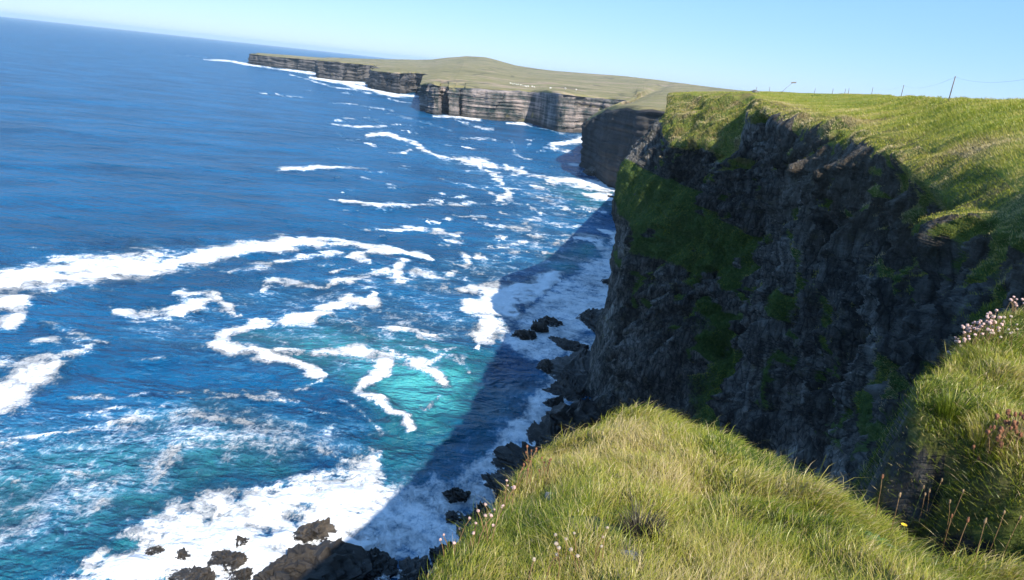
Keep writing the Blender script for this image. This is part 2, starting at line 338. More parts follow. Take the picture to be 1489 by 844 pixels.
    st(.95, (630, 169.5, 1.8), (660, 171, 2.2), (700, 174, 1.6)); st(.95, (738, 178.5, 2), (772, 180.5, 2.4)); st(.7, (660, 176, 1.2), (690, 184, 1.6), (720, 188, 1.4)); st(.6, (770, 185, 1.2), (812, 195, 1.8), (850, 198, 2.2)); st(.5, (700, 177, 1.), (790, 190, 1.2))
    st(.7, (-10, 652, 4), (70, 635, 5), (130, 622, 4), (195, 617, 7)); st(.55, (100, 580, 4), (180, 583, 5), (250, 577, 6), (330, 575, 8), (420, 576, 6), (470, 558, 4)); st(.62, (255, 610, 6), (310, 615, 8), (370, 617, 6)); st(.55, (190, 682, 7), (245, 676, 8), (225, 700, 6)); st(.55, (100, 720, 4), (165, 700, 5), (140, 745, 6)); st(.42, (285, 630, 8), (300, 660, 9), (285, 690, 10)); st(.5, (190, 528, 4), (260, 522, 4)); st(.5, (20, 745, 8), (70, 745, 8)); st(.5, (400, 640, 5), (480, 660, 6), (540, 640, 5)); st(.45, (440, 600, 4), (500, 615, 5), (540, 600, 4))
    st(.5, (640, 575, 5), (610, 600, 6)); st(.5, (380, 395, 5), (440, 385, 4)); st(.5, (470, 480, 4), (500, 470, 5), (560, 505, 4))
    st(.62, (430, 375, 6), (490, 372, 8), (540, 388, 7)); st(.6, (600, 395, 8), (650, 415, 6)); st(.62, (330, 398, 5), (400, 388, 6), (450, 378, 5)); st(.6, (60, 470, 8), (110, 490, 9), (150, 505, 6)); st(.58, (100, 610, 5), (170, 600, 6), (240, 598, 5)); st(.6, (280, 590, 5), (350, 580, 7), (430, 585, 5)); st(.55, (480, 580, 5), (520, 600, 6), (560, 640, 6)); st(.62, (620, 530, 7), (660, 515, 6), (690, 540, 5)); st(.6, (640, 350, 5), (690, 380, 6), (650, 400, 5)); st(.58, (210, 690, 9), (250, 660, 7), (300, 640, 6)); st(.55, (20, 700, 7), (90, 690, 8), (160, 720, 7)); st(.6, (700, 330, 3), (760, 335, 5), (820, 345, 5), (860, 350, 6)); st(.6, (720, 265, 3), (790, 290, 4), (850, 320, 6)); st(.6, (640, 260, 2), (700, 275, 3), (760, 300, 4))
    r1 = random.Random(5)
    for _ in range(240):      # small whitecaps and drifting scraps off the cliffs
        y = 95+330*r1.random()**1.5; x = r1.uniform(470, 880)-max(0, y-250)*.5*r1.random()-(y < 150)*r1.uniform(0, 120)
        L = r1.uniform(5, 22)*(.5+y/300); wd = (.5+y/190)*r1.uniform(.5, 1.3); dy = r1.uniform(-.05, .3)*L
        if y < 200 and x > 600: continue
        st(r1.uniform(.45, .85), (x, y, wd*.6), (x+L*.5, y+dy*.5+r1.uniform(-1, 1), wd), (x+L, y+dy, wd*.5))
    foam = np.zeros(len(P)); patch = np.clip(.95+.38*fbm(pol, 1.6, 4, .65, 7.)+.2*fbm(P, .12, 3, .6, 2.), .45, 1.08)
    for k, p in S: foam = np.maximum(foam, (k if k > .9 else k*.95)*segd(list(p)))
    foam = foam*patch
    surf_ = poly([(40, 870), (150, 795), (235, 735), (290, 712), (360, 708), (430, 690), (500, 672), (552, 664), (560, 690), (540, 740), (560, 800), (480, 880)], 42)
    foam = np.maximum(foam, surf_*np.clip(.88+.5*fbm(pol, 1.2, 4, .6, 77.), .5, 1.05))
    foam = np.maximum(foam, .2*poly([(480, 770), (530, 700), (600, 690), (680, 740), (700, 800), (560, 812)], 26))
    lace = .40*poly([(905, 345), (905, 480), (850, 560), (790, 690), (700, 800), (560, 830), (480, 770), (535, 690), (650, 650), (720, 600), (760, 545), (700, 510), (800, 410)], 22)
    lace = np.maximum(lace, .66*poly([(905, 345), (905, 480), (850, 500), (800, 560), (740, 520), (720, 490), (800, 412), (850, 375)], 18))
    lace = np.maximum(lace, .64*poly([(905, 480), (850, 570), (800, 650), (740, 730), (690, 800), (560, 830), (480, 775), (540, 705), (640, 700), (720, 640), (780, 560), (830, 490)], 20))
    lace = np.maximum(lace, .5*sstep(0, .6, foam)); lace = np.maximum(lace, .46*poly([(-50, 600), (300, 560), (560, 620), (520, 680), (300, 700), (120, 800), (-50, 860)], 50))
    lace = np.maximum(lace, .4*poly([(500, 170), (640, 200), (905, 260), (905, 350), (700, 520), (560, 560), (330, 560), (120, 480), (340, 400), (640, 370), (740, 300), (600, 240)], 40))
    shal = .85*poly([(352, 490), (470, 482), (560, 490), (640, 505), (690, 528), (665, 575), (620, 610), (560, 600), (500, 540), (420, 528)], 44)
    shal = np.maximum(shal, .8*poly([(560, 500), (640, 515), (705, 530), (680, 600), (620, 640), (570, 620)], 40)); shal = np.maximum(shal, .42*poly([(560, 600), (660, 600), (600, 690), (520, 680)], 36))
    shal = np.maximum(shal, .5*poly([(-60, 640), (160, 640), (310, 600), (420, 640), (440, 700), (260, 730), (140, 800), (-60, 880)], 60)); shal = np.maximum(shal, .62*poly([(270, 615), (320, 620), (330, 700), (250, 700)], 25))
    shal = np.maximum(shal, .65*poly([(780, 388), (830, 362), (880, 350), (900, 365), (800, 412)], 12)); shal = np.maximum(shal, .5*poly([(790, 270), (905, 262), (905, 310), (840, 300)], 14))
    shal = np.maximum(shal, .8*poly([(100, 844), (230, 745), (290, 790), (250, 860)], 30)); shal = np.maximum(shal, .3*poly([(690, 540), (790, 560), (740, 680), (560, 800), (480, 760)], 40))
    # real swell, faded out where the mesh is too coarse to carry it
    z = np.zeros(len(P)); sp_ = d*math.radians(.09)+d*d/H*math.radians(.08)
    ca, sa = math.cos(.35), math.sin(.35); Q = np.stack([P[:, 0]*ca+P[:, 1]*sa, -P[:, 0]*sa+P[:, 1]*ca, P[:, 2]], -1)
    for lam, amp, sd_ in ((70, 1.0, 1.), (26, .55, 5.), (11, .30, 9.), (5., .16, 3.)):
        z += amp*perlin(Q*np.array([.38/lam, 1./lam, 0])+sd_)*sstep(1.6, 4., lam/sp_)
    z += .9*foam*sstep(1200, 100, d)*(.4+.6*perlin(P*.25))
    P[:, 2] = z
    o = mesh_np('sea', P, grid_faces(*A.shape)[:, ::-1], M_sea, {'foam': foam, 'shallow': shal, 'lace': lace, 'calm': np.zeros(len(P))})
    tag(o, kind='structure'); return o
build_sea()

# ------------------------------------------------------------------ FAR LAND
def coast(name, cols, mat, fsub, csegs, seed, lay=2.2, rib=3.0, rscale=.03, inrows=(.02, .06, .15, .35, .65, 1.), skirt=60., big=1., shade_tint=99., calm=(90, 91), fill=()):
    K = []; n = len(cols); T = np.array([c[1] for c in cols], float); tsm = T.copy()
    for (a_, b_) in fill:
        for q in range(a_+1, b_): tsm[q] = T[a_]+(T[b_]-T[a_])*(T[q, 0]-T[a_, 0])/(T[b_, 0]-T[a_, 0])
    for (b, t, s) in cols:
        b, t, s = np.array(b), np.array(t), np.array(s)
        col = [b+[0, 0, -b[2]-6], b]+[b+(t-b)*k for k in (.33, .66)]+[t]
        flat = s-t
        ts = tsm[len(K)]
        col += [t+(s-t)*inrows[0]]+[ts+(s-ts)*k for k in inrows[1:]]
        col += [s+flat/np.linalg.norm(flat)*300+np.array([0, 0, -skirt])]
        K.append(col)
    K = np.array(K).transpose(1, 0, 2)
    rs = [2]+fsub+[10, 10, 12, 14, 14, 14][:len(inrows)]+[2]
    G, rp, cpm = loft(K, rs, csegs)
    N = grid_normals(G); sh = G.shape; P = G.reshape(-1, 3); N = N.reshape(-1, 3)
    # outward: towards the camera side for the face, up for the top
    rpf = np.repeat(rp, sh[1]); face = sstep(.6, 1.1, rpf)*(1-sstep(3.75, 4.0, rpf))
    flip = np.where(face > .5, (N*(np.array([0, 0, 30.])-P)).sum(1) < 0, N[:, 2] < 0); N[flip] *= -1
    Q = P.copy()
    lz = P[:, 2:3]*1.+fbm(P, .012, 3, seed=seed)[:, None]*3
    L = fbm(np.concatenate([P[:, :2]*.006, lz*.33], 1), 1., 4, .65, seed)             # beds
    R = fbm(np.concatenate([P[:, :2]*rscale, P[:, 2:3]*.006], 1), 1., 4, .55, seed+9) # buttresses
    Rb = sstep(.25, .75, (R*1.6)%1.)+np.floor(R*1.6); Rb = Rb/1.6*.8+R*.2
    Bk = np.round(fbm(P*np.array([.03, .03, .07]), 1., 2, .5, seed+4)*3)/3
    cw = np.tile(1-.85*(sstep(calm[0]-.2, calm[0], cpm)*(1-sstep(calm[1]-.2, calm[1], cpm))+.45*sstep(shade_tint, shade_tint+.5, cpm)), sh[0])
    disp = face*cw*(lay*L+rib*Rb+1.1*lay*Bk)
    Nh = N*np.array([1, 1, .15]); P = Q+Nh*disp[:, None]
    top = sstep(3.9, 4.3, rpf)
    P[:, 2] += top*sstep(12, 6.5, rpf)*(.9*fbm(Q, .02, 4, seed=seed+2))*big
    rock = np.clip(1-sstep(3.9, 4.12, rpf)+.55*(1-sstep(4.0, 5.0, rpf))*fbm(Q, .05, 3, seed=seed), 0, 1)
    F = grid_faces(sh[0], sh[1])
    o = mesh_np(name, P, F, mat, {'rock': rock, 'shade_tint': np.tile(sstep(shade_tint, shade_tint+1, cpm), sh[0])}); tag(o, kind='structure'); return o, P.reshape(sh)
def col(bpx, tpx, d, sk, zb=0.):
    """base pixel seen at sea level, top pixel at about the same distance, skyline pixel + distance"""
    b = at(*bpx, z=zb) if len(bpx) == 2 else azd(bpx[0], bpx[1], bpx[2], 0.)
    dd = math.hypot(b[0], b[1]) if d is None else d
    return (b, at(*tpx, d=dd+4), at(sk[0], sk[1], d=sk[2]))
head_cols = [
 col((650, 150, 1080), (640, 118.5), 1080, (606, 90, 3300)), col((611, 160), (611, 124.5), None, (622, 90, 3300)), col((630, 167), (631, 123.5), None, (640, 88.4, 3200)),
 col((639, 167.9), (639, 125.3), None, (650, 87, 3150)), col((640.5, 168.2, 806), (640.5, 125.6), 806, (652, 86.9, 3150)), col((651.5, 168.6, 804), (651.5, 126.2), 804, (662, 86.2, 3100)), col((652.5, 168.5), (652.5, 126.4), None, (664, 86, 3100)), col((661, 168.9), (661, 127.5), None, (676, 84.8, 3000)), col((662.5, 169, 798), (662.5, 127.7), 798, (678, 84.7, 3000)), col((676, 170, 796), (676, 128.3), 796, (686, 84.9, 2950)), col((677.5, 170.2), (677.5, 128.4), None, (688, 85, 2950)), col((709, 174), (709, 131), None, (706, 86.2, 2900)),
 col((768, 178.5), (768, 134.5), None, (748, 97.5, 2800)), col((814.5, 192.5), (818, 137), None, (800, 105.5, 2700)), col((850, 194.5), (858, 142), None, (850, 109.5, 2600)),
 col((905, 200, 700), (912, 146), 705, (910, 114, 2500)), col((905, 200, 560), (916, 150), 570, (938, 117.5, 2400)), col((872, 200, 480), (890, 157), 490, (960, 120, 2300)),
 col((848.5, 243), (853, 177), None, (978, 122.5, 2200)), col((868, 257), (879, 163), None, (988, 124, 2100)), col((893, 275), (905, 159), None, (1002, 126, 2000)),
 col((925, 290, 338), (936, 161), 342, (1024, 129, 1900)), col((960, 300, 330), (972, 163.5), 334, (1052, 132.5, 1700)), col((1010, 300, 345), (1030, 160), 350, (1100, 137, 1500))]
coast('headland', head_cols, M_head, [22, 24, 24], [30, 44, 24, 6, 16, 6, 16, 6, 18, 6, 74, 130, 110, 90, 40, 40, 50, 60, 60, 60, 50, 40, 30], 3.3, 1.6, 6.5, .028, shade_tint=16.3, calm=(11.9, 13.1), fill=((2, 11),))
dist_cols = [
 col((372, 90, 2100), (374, 78.5), 2100, (380, 78.2, 2450)), col((367, 94), (367, 79.2), None, (376, 78.0, 2400)), col((415, 100), (415, 84), None, (420, 81.6, 2500)), col((462, 105.5), (464, 88), None, (468, 85.3, 2600)),
 col((463, 113), (464.5, 88.6), None, (478, 86.0, 2700)), col((497, 118), (497, 91.5), None, (505, 87.2, 2900)), col((541, 119.5), (541, 95.5), None, (550, 88.4, 3000)),
 col((542, 129.5), (542, 103.5), None, (566, 89, 3100)), col((582, 137), (580, 107), None, (592, 89.4, 3200)), col((606, 134.5), (602, 107), None, (610, 89.6, 3300)), col((640, 135, 1130), (645, 111), 1135, (645, 89, 3300))]
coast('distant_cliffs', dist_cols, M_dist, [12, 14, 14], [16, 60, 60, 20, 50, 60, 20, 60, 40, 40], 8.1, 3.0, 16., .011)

# ------------------------------------------------------------------ NEAR CLIFF AND CLIFFTOP
def zd(px, py, d, z): return azd(px, py, d, z)
# rows: far plain, behind skyline, skyline, clifftop, break, lip bottom, upper wall, ledge top, ledge bottom, lower wall, base, under water
def ncol(sky, brk, lip, r4, r5, r6, r7, base):
    s = np.array(at(*sky)); b = np.array(at(*brk)); v = s[:2]/np.linalg.norm(s[:2])
    far = np.array([*(v*(sky[2]+420)), 46.]); beh = np.array([*(v*(sky[2]+60)), s[2]-1.2])
    m1 = b+(s-b)*.45; m1[2] += .15
    bs = np.array(azd(base[0], 400, base[1], 0.)) if len(base) == 2 else np.array(base)
    return [far, beh, s, m1, b, np.array(at(*lip)), np.array(at(*r4)), np.array(at(*r5)), np.array(at(*r6)), np.array(at(*r7)), bs, bs+[-.5, 0, -8]]
NC = [
 ncol((1110, 140, 190), (1085, 144, 165), (1050, 165, 200), (1040, 200, 196), (1035, 240, 190), (1035, 300, 186), (1035, 380, 182), (1020, 178)),
 ncol((1070, 139, 160), (1020, 143, 142), (1000, 172, 140), (975, 205, 144), (950, 240, 142), (935, 290, 140), (930, 390, 138), (915, 136)),
 ncol((1030, 138, 152), (971, 138.5, 128), (968, 168, 121), (952, 200, 120), (920, 238, 120), (901, 290, 119.5), (899, 400, 118), (880, 116)),
 ncol((1050, 136.5, 165), (1002, 138.5, 123), (976, 212, 106), (974, 232, 107), (952, 256, 108), (934, 368, 106), (930, 470, 104), (926, 100)),
 ncol((1075, 135.5, 172), (1042, 140, 115), (1030, 214, 98), (1026, 250, 98), (1022, 290, 97), (988, 408, 94), (975, 500, 92), (972, 88)),
 ncol((1085, 134, 175), (1084, 147, 105), (1066, 230, 92), (1068, 285, 90.5), (1066, 342, 89), (1034, 500, 85), (1018, 575, 82), (1030, 75)),
 ncol((1105, 134, 172), (1108, 150, 92), (1096, 168, 86), (1102, 240, 84), (1106, 336, 81.5), (1088, 500, 75), (1085, 600, 71), (1090, 62)),
 ncol((1160, 136, 165), (1156, 166, 74), (1134, 188, 70), (1132, 300, 68), (1130, 400, 65), (1128, 500, 61), (1134, 600, 57), (1140, 50)),
 ncol((1235, 137.5, 145), (1236, 186, 55), (1219, 206, 52), (1212, 330, 48), (1206, 450, 44), (1202, 550, 40), (1200, 650, 36), (1200, 30)),
 ncol((1310, 140.5, 100), (1316, 207, 38), (1292, 228, 36), (1288, 350, 33), (1282, 470, 29), (1280, 580, 25.5), (1275, 680, 22), (1275, 18)),
 ncol((1395, 143, 58), (1404, 234, 26), (1358, 278, 24), (1368, 400, 20.5), (1368, 500, 17.5), (1368, 600, 15), (1365, 720, 12.5), (1365, 10)),
 ncol((1489, 147, 50), (1500, 275, 17), (1482, 322, 15.5), (1472, 420, 13), (1462, 520, 11), (1452, 620, 9.3), (1440, 720, 7.8), (1440, 6.5)),
 ncol((1620, 152, 46), (1650, 300, 12), (1630, 370, 11), (1600, 480, 9.5), (1580, 580, 8.5), (1560, 680, 7.4), (1540, 780, 6.4), (1540, 5.2)),
 ncol((1950, 170, 44), (2050, 330, 10.5), (2000, 420, 9.5), (1950, 560, 8.4), (1900, 660, 7.5), (1850, 760, 6.6), (1800, 860, 5.6), (1800, 4.4))]
Kn = np.array(NC).transpose(1, 0, 2)
# land going on round behind the camera
wrap = Kn[:, -1:].copy()
for r in range(12):
    x, y, z = wrap[r, 0]
    k = [(90, -60), (70, -50), (50, -40), (22, -22), (11, -12), (9.5, -11), (8, -10), (7, -9), (6, -8), (5, -7), (4, -6), (4, -6)][r]
    wrap[r, 0] = (k[0], k[1], z)
Kn = np.concatenate([Kn, wrap], 1)
RS = [4, 4, 16, 40, 56, 26, 54, 54, 60, 54, 30, 2]; RS = RS[:11]
G, rp, cpm = loft(Kn, [4, 6, 40, 60, 40, 60, 60, 66, 56, 34, 2], [16, 26, 50, 56, 60, 46, 70, 80, 86, 90, 90, 60, 20, 6])
N = grid_normals(G); SH = G.shape[:2]; Pn = G.reshape(-1, 3).copy(); Nn = N.reshape(-1, 3)
rpf = np.repeat(rp, SH[1]); cpf = np.tile(cpm, SH[0])
dist = np.hypot(Pn[:, 0], Pn[:, 1]); face = sstep(3.9, 4.9, rpf); top = 1-face
flip = np.where(rpf > 4.3, (Nn*(np.array([-20., 20., 60.])-Pn)).sum(1) < 0, Nn[:, 2] < 0); Nn[flip] *= -1
near = 1-sstep(22, 55, dist)
P0 = Pn.copy(); sc = np.clip(dist/70., .27, 1.25)
big = fbm(P0*np.array([1, 1, .35]), .055, 3, .5, 2.)            # buttresses and gullies
W = P0.copy(); W[:, 2] += .35*P0[:, 0]+.25*P0[:, 1]             # tilted beds
def steps(x, n, hard=.22):
    q = x*n; f = q-np.floor(q); return (np.floor(q)+sstep(.5-hard, .5+hard, f))/n
lean = np.stack([P0[:, 0], P0[:, 1]+.35*P0[:, 2], P0[:, 2]+.25*P0[:, 0]], -1)
bed = steps(fbm(W*np.array([.05, .05, .55]), 1., 3, .55, 4.), 2.5)          # tilted beds standing out as thin ledges
blk = steps(fbm(lean*np.array([.26, .26, .075]), 1., 3, .5, 7.), 2.2)      # tall slabs between joints
blk2 = steps(fbm(lean*np.array([.75, .75, .22]), 1., 3, .5, 9.), 2.2)
fin = fbm(lean*np.array([2.2, 2.2, 1.1]), 1., 4, .6, 3.)
mid = ridged(lean*np.array([1, 1, .22]), .14, 3, .5, 6.)
gq = fbm(P0, .16, 4, .6, 12.); gq2 = fbm(P0*np.array([1, 1, .7]), .45, 4, .6, 15.)
# turf: the clifftop, the lip, the sloping ledge, scattered cushions on the wall
ledge = sstep(6.75, 7.1, rpf)*(1-sstep(7.8, 8.15, rpf))*(1-sstep(6.2, 7.0, cpf))*sstep(1.6, 2.2, cpf)
low_ledge = sstep(7.4, 7.9, rpf)*(1-sstep(9.2, 9.7, rpf))*np.exp(-((cpf-5.3)/.8)**2)
lsh = .45*sstep(8.5, 10.5, cpf)
lipg = 1-sstep(4.8, 5.15, rpf-lsh+.45*gq+.3*gq2)
lobe = (1-sstep(5.0, 5.3, rpf+.25*gq))*sstep(1.5, 2.2, cpf)*(1-sstep(4.9, 5.4, cpf))
spots = sstep(.28, .6, gq2+.35*gq+.34*near)*sstep(5., 5.4, rpf)*(1-sstep(8.6, 9.3, rpf))*.85
grassy = np.clip(np.maximum.reduce([lipg, lobe, .95*ledge*sstep(-.75, -.3, gq), .95*low_ledge*sstep(-.95, -.45, gq), spots]), 0, 1)
amp = face*sc*(.22+.78*sstep(2.0, 3.4, cpf))
wall = sstep(4.9, 5.5, rpf)
disp = amp*(4.6*(big-.1)*wall+1.3*(mid-.55)*wall+1.2*ledge*(np.abs(perlin(P0*.42))+.5*np.abs(perlin(P0*.95)))+(.7*bed+3.0*blk+1.2*blk2+.22*fin)*(1-.75*grassy)*(.06+.94*wall)+.4*grassy*gq2)
edge_w = sstep(3.5, 4.2, rpf)*(1-sstep(5.0, 5.8, rpf))
rough = P0*np.array([1, 1, 1.])
disp += near*face*wall*(.45*steps(fbm(rough, .55, 3, .55, 31.), 3.)+.22*steps(fbm(rough, 1.7, 3, .55, 33.), 3.)+.08*fbm(rough, 4.5, 3, .6, 35.))
disp += edge_w*(.3+.7*sstep(1.9, 2.6, cpf))*np.clip(dist/45, .22, 1.3)*(.6*gq+.22*gq2)*(1-.45*near)
Pn += Nn*disp[:, None]*np.array([1, 1, .8])
Pn[:, 2] += top*sstep(1.2, 2.0, rpf)*(.10*fbm(P0, .5, 4, .55)+.12*fbm(P0, .09, 2))
rim = sstep(3.3, 3.95, rpf+.3*gq)
G2 = Pn.reshape(*SH, 3); k4 = int(np.argmin(abs(rp-4.0)))
def strip(name, r0, r1, mat, attrs):
    g = G2[r0:r1+1]; s = slice(r0*SH[1], (r1+1)*SH[1])
    o = mesh_np(name, g.reshape(-1, 3), grid_faces(g.shape[0], g.shape[1]), mat, {k: v[s] for k, v in attrs.items()})
    tag(o, kind='structure'); return o
strip('clifftop', 0, k4, M_turf, {'rim': rim})
strip('cliff', k4, SH[0]-1, M_rock, {'grassy': grassy, 'lush_shade': sstep(5.4, 6.2, rpf+.3*gq), 'earth': sstep(6.2, 8.2, cpf)*(1-sstep(5.4, 6.6, rpf+.5*gq))})

# ------------------------------------------------------------------ SPUR under the camera (one ground sheet)
def seg_sd(X, Y, pts):
    pts = np.array(pts, float); n = len(pts); I = np.zeros(X.shape, bool); D = np.full(X.shape, 1e9)
    for k in range(n):
        (x0, y0), (x1, y1) = pts[k], pts[(k+1) % n]
        c = ((y0 > Y) != (y1 > Y)) & (X < (x1-x0)*(Y-y0)/(y1-y0+1e-12)+x0); I ^= c
        t = np.clip(((X-x0)*(x1-x0)+(Y-y0)*(y1-y0))/((x1-x0)**2+(y1-y0)**2), 0, 1)
        D = np.minimum(D, np.hypot(X-x0-t*(x1-x0), Y-y0-t*(y1-y0)))
    return np.where(I, D, -D)
def mound_plane(x, y): return H-1.62-.20*np.maximum(y-1.3, -2)-.004*np.maximum(y-1.3, 0)**2
def on_plane(px, py, fn):
    v = ray(px, py); t = 2.
    for _ in range(60): t += .6*((fn(v[0]*t, v[1]*t)-H)/v[2]-t)
    return (v[0]*t, v[1]*t)
M_out = [on_plane(*q, mound_plane) for q in [(670, 950), (738, 862), (784, 778), (806, 734), (838, 680), (872, 628), (910, 616), (960, 608), (1010, 617), (1056, 630), (1092, 668), (1172, 690), (1255, 746), (1318, 786), (1400, 806), (1489, 824)]]
M_out = [(-1.6, .8), (-2.6, -3), (-6, -14)]+M_out[1:]
last = M_out[-1]; M_out += [(last[0]+1.0, last[1]-.3), (5.5, 1.5), (8, -4), (10, -14)]
def hump_plane(x, y): return H-1.95-.05*(x-3)+.13*(y-4.5)
def hump2_plane(x, y): return H-2.02-.25*np.maximum(3.2-x, 0)+.02*(y-3)
Hm_out = [on_plane(*q, hump_plane) for q in [(1398, 590), (1400, 552), (1422, 520), (1456, 490), (1505, 458), (1620, 405)]]
hl = Hm_out[0]; Hm_out += [(8.5, 6.), (8.5, 3.6), (4.2, 3.75), (hl[0]+.35, hl[1]-.55)]
nx, ny = 300, 330
gx = np.concatenate([np.linspace(-16, -3.1, 40), np.linspace(-3, 7, 260), np.linspace(7.1, 12, 20)]); gy = np.concatenate([np.linspace(-14, -.6, 24), np.linspace(-.5, 8, 240), np.linspace(8.1, 18, 30)])
X, Y = np.meshgrid(gx, gy); xf, yf = X.ravel(), Y.ravel(); P3 = np.stack([xf, yf, 0*xf], -1)
wob = .10*fbm(P3, .9, 3, .5)+.05*fbm(P3, 3.1, 2)
def shoulder(sd, r, steep):
    s = np.maximum(r-sd, 0)                       # metres past the start of the rounding
    return np.where(s < 2*r, s*s/(4*r)*.62, 0.62*r+(s-2*r)*steep)
sdm = seg_sd(xf, yf, M_out)+wob
zm = mound_plane(xf, yf)-shoulder(sdm, .42, 4.2)
sdh = seg_sd(xf, yf, Hm_out)+wob*.8
zh = hump_plane(xf, yf)-shoulder(sdh, .24, 4.4-3.1*sstep(hl[0]-.4, hl[0]+.1, xf)*sstep(4.9, 4.3, yf))
hp2 = lambda x, y: H-2.06
H2 = [on_plane(*q, hp2) for q in [(1412, 735), (1418, 706), (1450, 684), (1500, 668), (1640, 655)]]+[(8.5, 3.4), (8.5, 1.5), (3.0, 2.5)]
zh2 = H-2.06-shoulder(seg_sd(xf, yf, H2)+wob*.6, .3, 3.0)
z_shade_bank = H-1.5-shoulder(seg_sd(xf, yf, [(3.25, 1.7), (3.3, 2.5), (3.7, 2.8), (5, 3.0), (8, 1.9), (8, .9)])+wob, .35, 2.6)  # unseen bank beside the frame, added to shade the hump and cleft
zg = np.maximum(np.maximum(zm, zh), z_shade_bank)
tus = fbm(P3, 1.5, 3, .5, 5.); zg += .125*tus+.035*fbm(P3, 4.5, 3, .55, 2.)
zg = np.maximum(zg, -6)
gsl = np.gradient(zg.reshape(X.shape)); slope = np.hypot(gsl[0]/np.gradient(Y, axis=0), gsl[1]/np.gradient(X, axis=1)).ravel()
gm = 1-sstep(np.where((yf > 3) & (xf > 1.2), 3.2, 1.6), np.where((yf > 3) & (xf > 1.2), 5.5, 3.2), slope)
spur = mesh_np('ground', np.stack([xf, yf, zg], -1), grid_faces(*X.shape), M_rock, {'grassy': gm}); tag(spur, kind='structure')
def gz(x, y):
    """height of the ground sheet"""
    Z = zg.reshape(X.shape); i = np.clip(np.searchsorted(gx, x)-1, 0, len(gx)-2); j = np.clip(np.searchsorted(gy, y)-1, 0, len(gy)-2)
    u = (x-gx[i])/(gx[i+1]-gx[i]); v = (y-gy[j])/(gy[j+1]-gy[j])
    return (Z[j, i]*(1-u)+Z[j, i+1]*u)*(1-v)+(Z[j+1, i]*(1-u)+Z[j+1, i+1]*u)*v
def ground_at(px, py):
    v = ray(px, py)
    for t in np.arange(1.2, 12, .01):
        if H+v[2]*t < gz(v[0]*t, v[1]*t): break
    return (v[0]*t, v[1]*t, float(gz(v[0]*t, v[1]*t)))

# ------------------------------------------------------------------ GRASS
def blades(B, Nr, L, Wd, lean, tint):
    """three-level bent blades: B base [n,3], Nr up vector, L length, Wd width, lean horizontal vector [n,3]"""
    n = len(B); up = Nr*.75+np.array([0, 0, .45]); up /= np.linalg.norm(up, axis=1)[:, None]
    ang = rng.uniform(0, 2*math.pi, n); side = np.stack([np.cos(ang), np.sin(ang), 0*ang], -1)*Wd[:, None]*.5
    m1 = B+up*L[:, None]*.4+lean*L[:, None]*.12; m2 = B+up*L[:, None]*.72+lean*L[:, None]*.38; tp = B+up*L[:, None]*.86+lean*L[:, None]*.75
    V = np.stack([B-side, B+side, m1-side*.9, m1+side*.9, m2-side*.6, m2+side*.6, tp], 1).reshape(-1, 3)
    o = (np.arange(n)*7)[:, None]
    Q = np.concatenate([o+[0, 1, 3, 2], o+[2, 3, 5, 4]]); T = o+[4, 5, 6]
    return V, [Q, T], np.repeat(tint, 7)
def ground_blades(n):
    # more where the camera is close; every blade stands on the sheet
    x = rng.uniform(-2.2, 7, n); y = rng.uniform(.4, 7.6, n); z = gz(x, y); P = np.stack([x, y, z], -1)
    px, py = proj(P); dd = np.hypot(x, y)
    e = .03; nx_ = -(gz(x+e, y)-gz(x-e, y))/(2*e); ny_ = -(gz(x, y+e)-gz(x, y-e))/(2*e); sl = np.hypot(nx_, ny_)
    dens = fbm(P*np.array([1, 1, 0]), 2.2, 3, .55, 3.)
    k = (px > -60) & (px < 1950) & (py < 1060) & (rng.random(n) < np.clip(1.35-sl*.42, np.where((y > 3.0) & (x > 1.4), .5, .02), 1)) & (z > H-6) & (rng.random(n) < .75+.5*dens)
    for (hx, hy, hr) in HOLES:
        r = np.hypot((x-hx)/1.3, y-hy); k &= (r > hr) | (rng.random(n) < .06)
    x, y, z, P, nx_, ny_, dd, sl = x[k], y[k], z[k], P[k], nx_[k], ny_[k], dd[k], sl[k]; m = len(x)
    Nr = np.stack([nx_, ny_, np.ones(m)], -1); Nr /= np.linalg.norm(Nr, axis=1)[:, None]
    F2 = P*np.array([1, 1, 0]); cl = fbm(F2, 1.3, 3, .55, 21.); c2 = fbm(F2, 5., 2, .5, 9.)
    L = .057*(1+.6*cl+.4*c2)*rng.lognormal(0, .34, m)+.012; tallw = rng.random(m) < .008; L = np.where(tallw, L*1.7, L); L = np.clip(L, .04, .34)
    a = .5+2.2*fbm(F2, .8, 2, .5, 33.)+rng.normal(0, .9, m)      # the wind comes off the sea, tufts disagree
    ln = rng.uniform(.4, 1.7, m)[:, None]*np.stack([np.cos(a), np.sin(a), -.22+0*a], -1)
    dry = fbm(F2, .7, 3, .55, 40.)
    t = np.clip(.50+.42*dry+.18*cl+rng.normal(0, .17, m), 0, 1); steep = sl*((x > 1.4) & (y > 3)); t = np.clip(t-.28*sstep(1.2, 2.6, steep), 0, 1); t = np.where(tallw, .9, t); sh_ = rng.random(m) < .3; L = np.where(sh_, L*.55, L); t = np.clip(t+.22*sh_, 0, 1); t = np.where(rng.random(m) < .10, rng.uniform(.75, 1, m), t)
    w = rng.uniform(.0013, .0032, m)*np.clip(dd/3., .8, 1.7)
    return blades(P, Nr, L, w, ln, t)
HOLES = [(*on_plane(880, 772, mound_plane), .15), (*on_plane(935, 770, mound_plane), .13), (*on_plane(1270, 790, mound_plane), .05), (*on_plane(790, 722, mound_plane), .07), (*on_plane(915, 808, mound_plane), .05)]
V, Fq, t = ground_blades(1300000)
g = mesh_np('grass', V, Fq, M_blade, {'tint': t}); tag(g, 'sunlit green and straw coloured long grass covering the near spur', 'grass', kind='stuff')

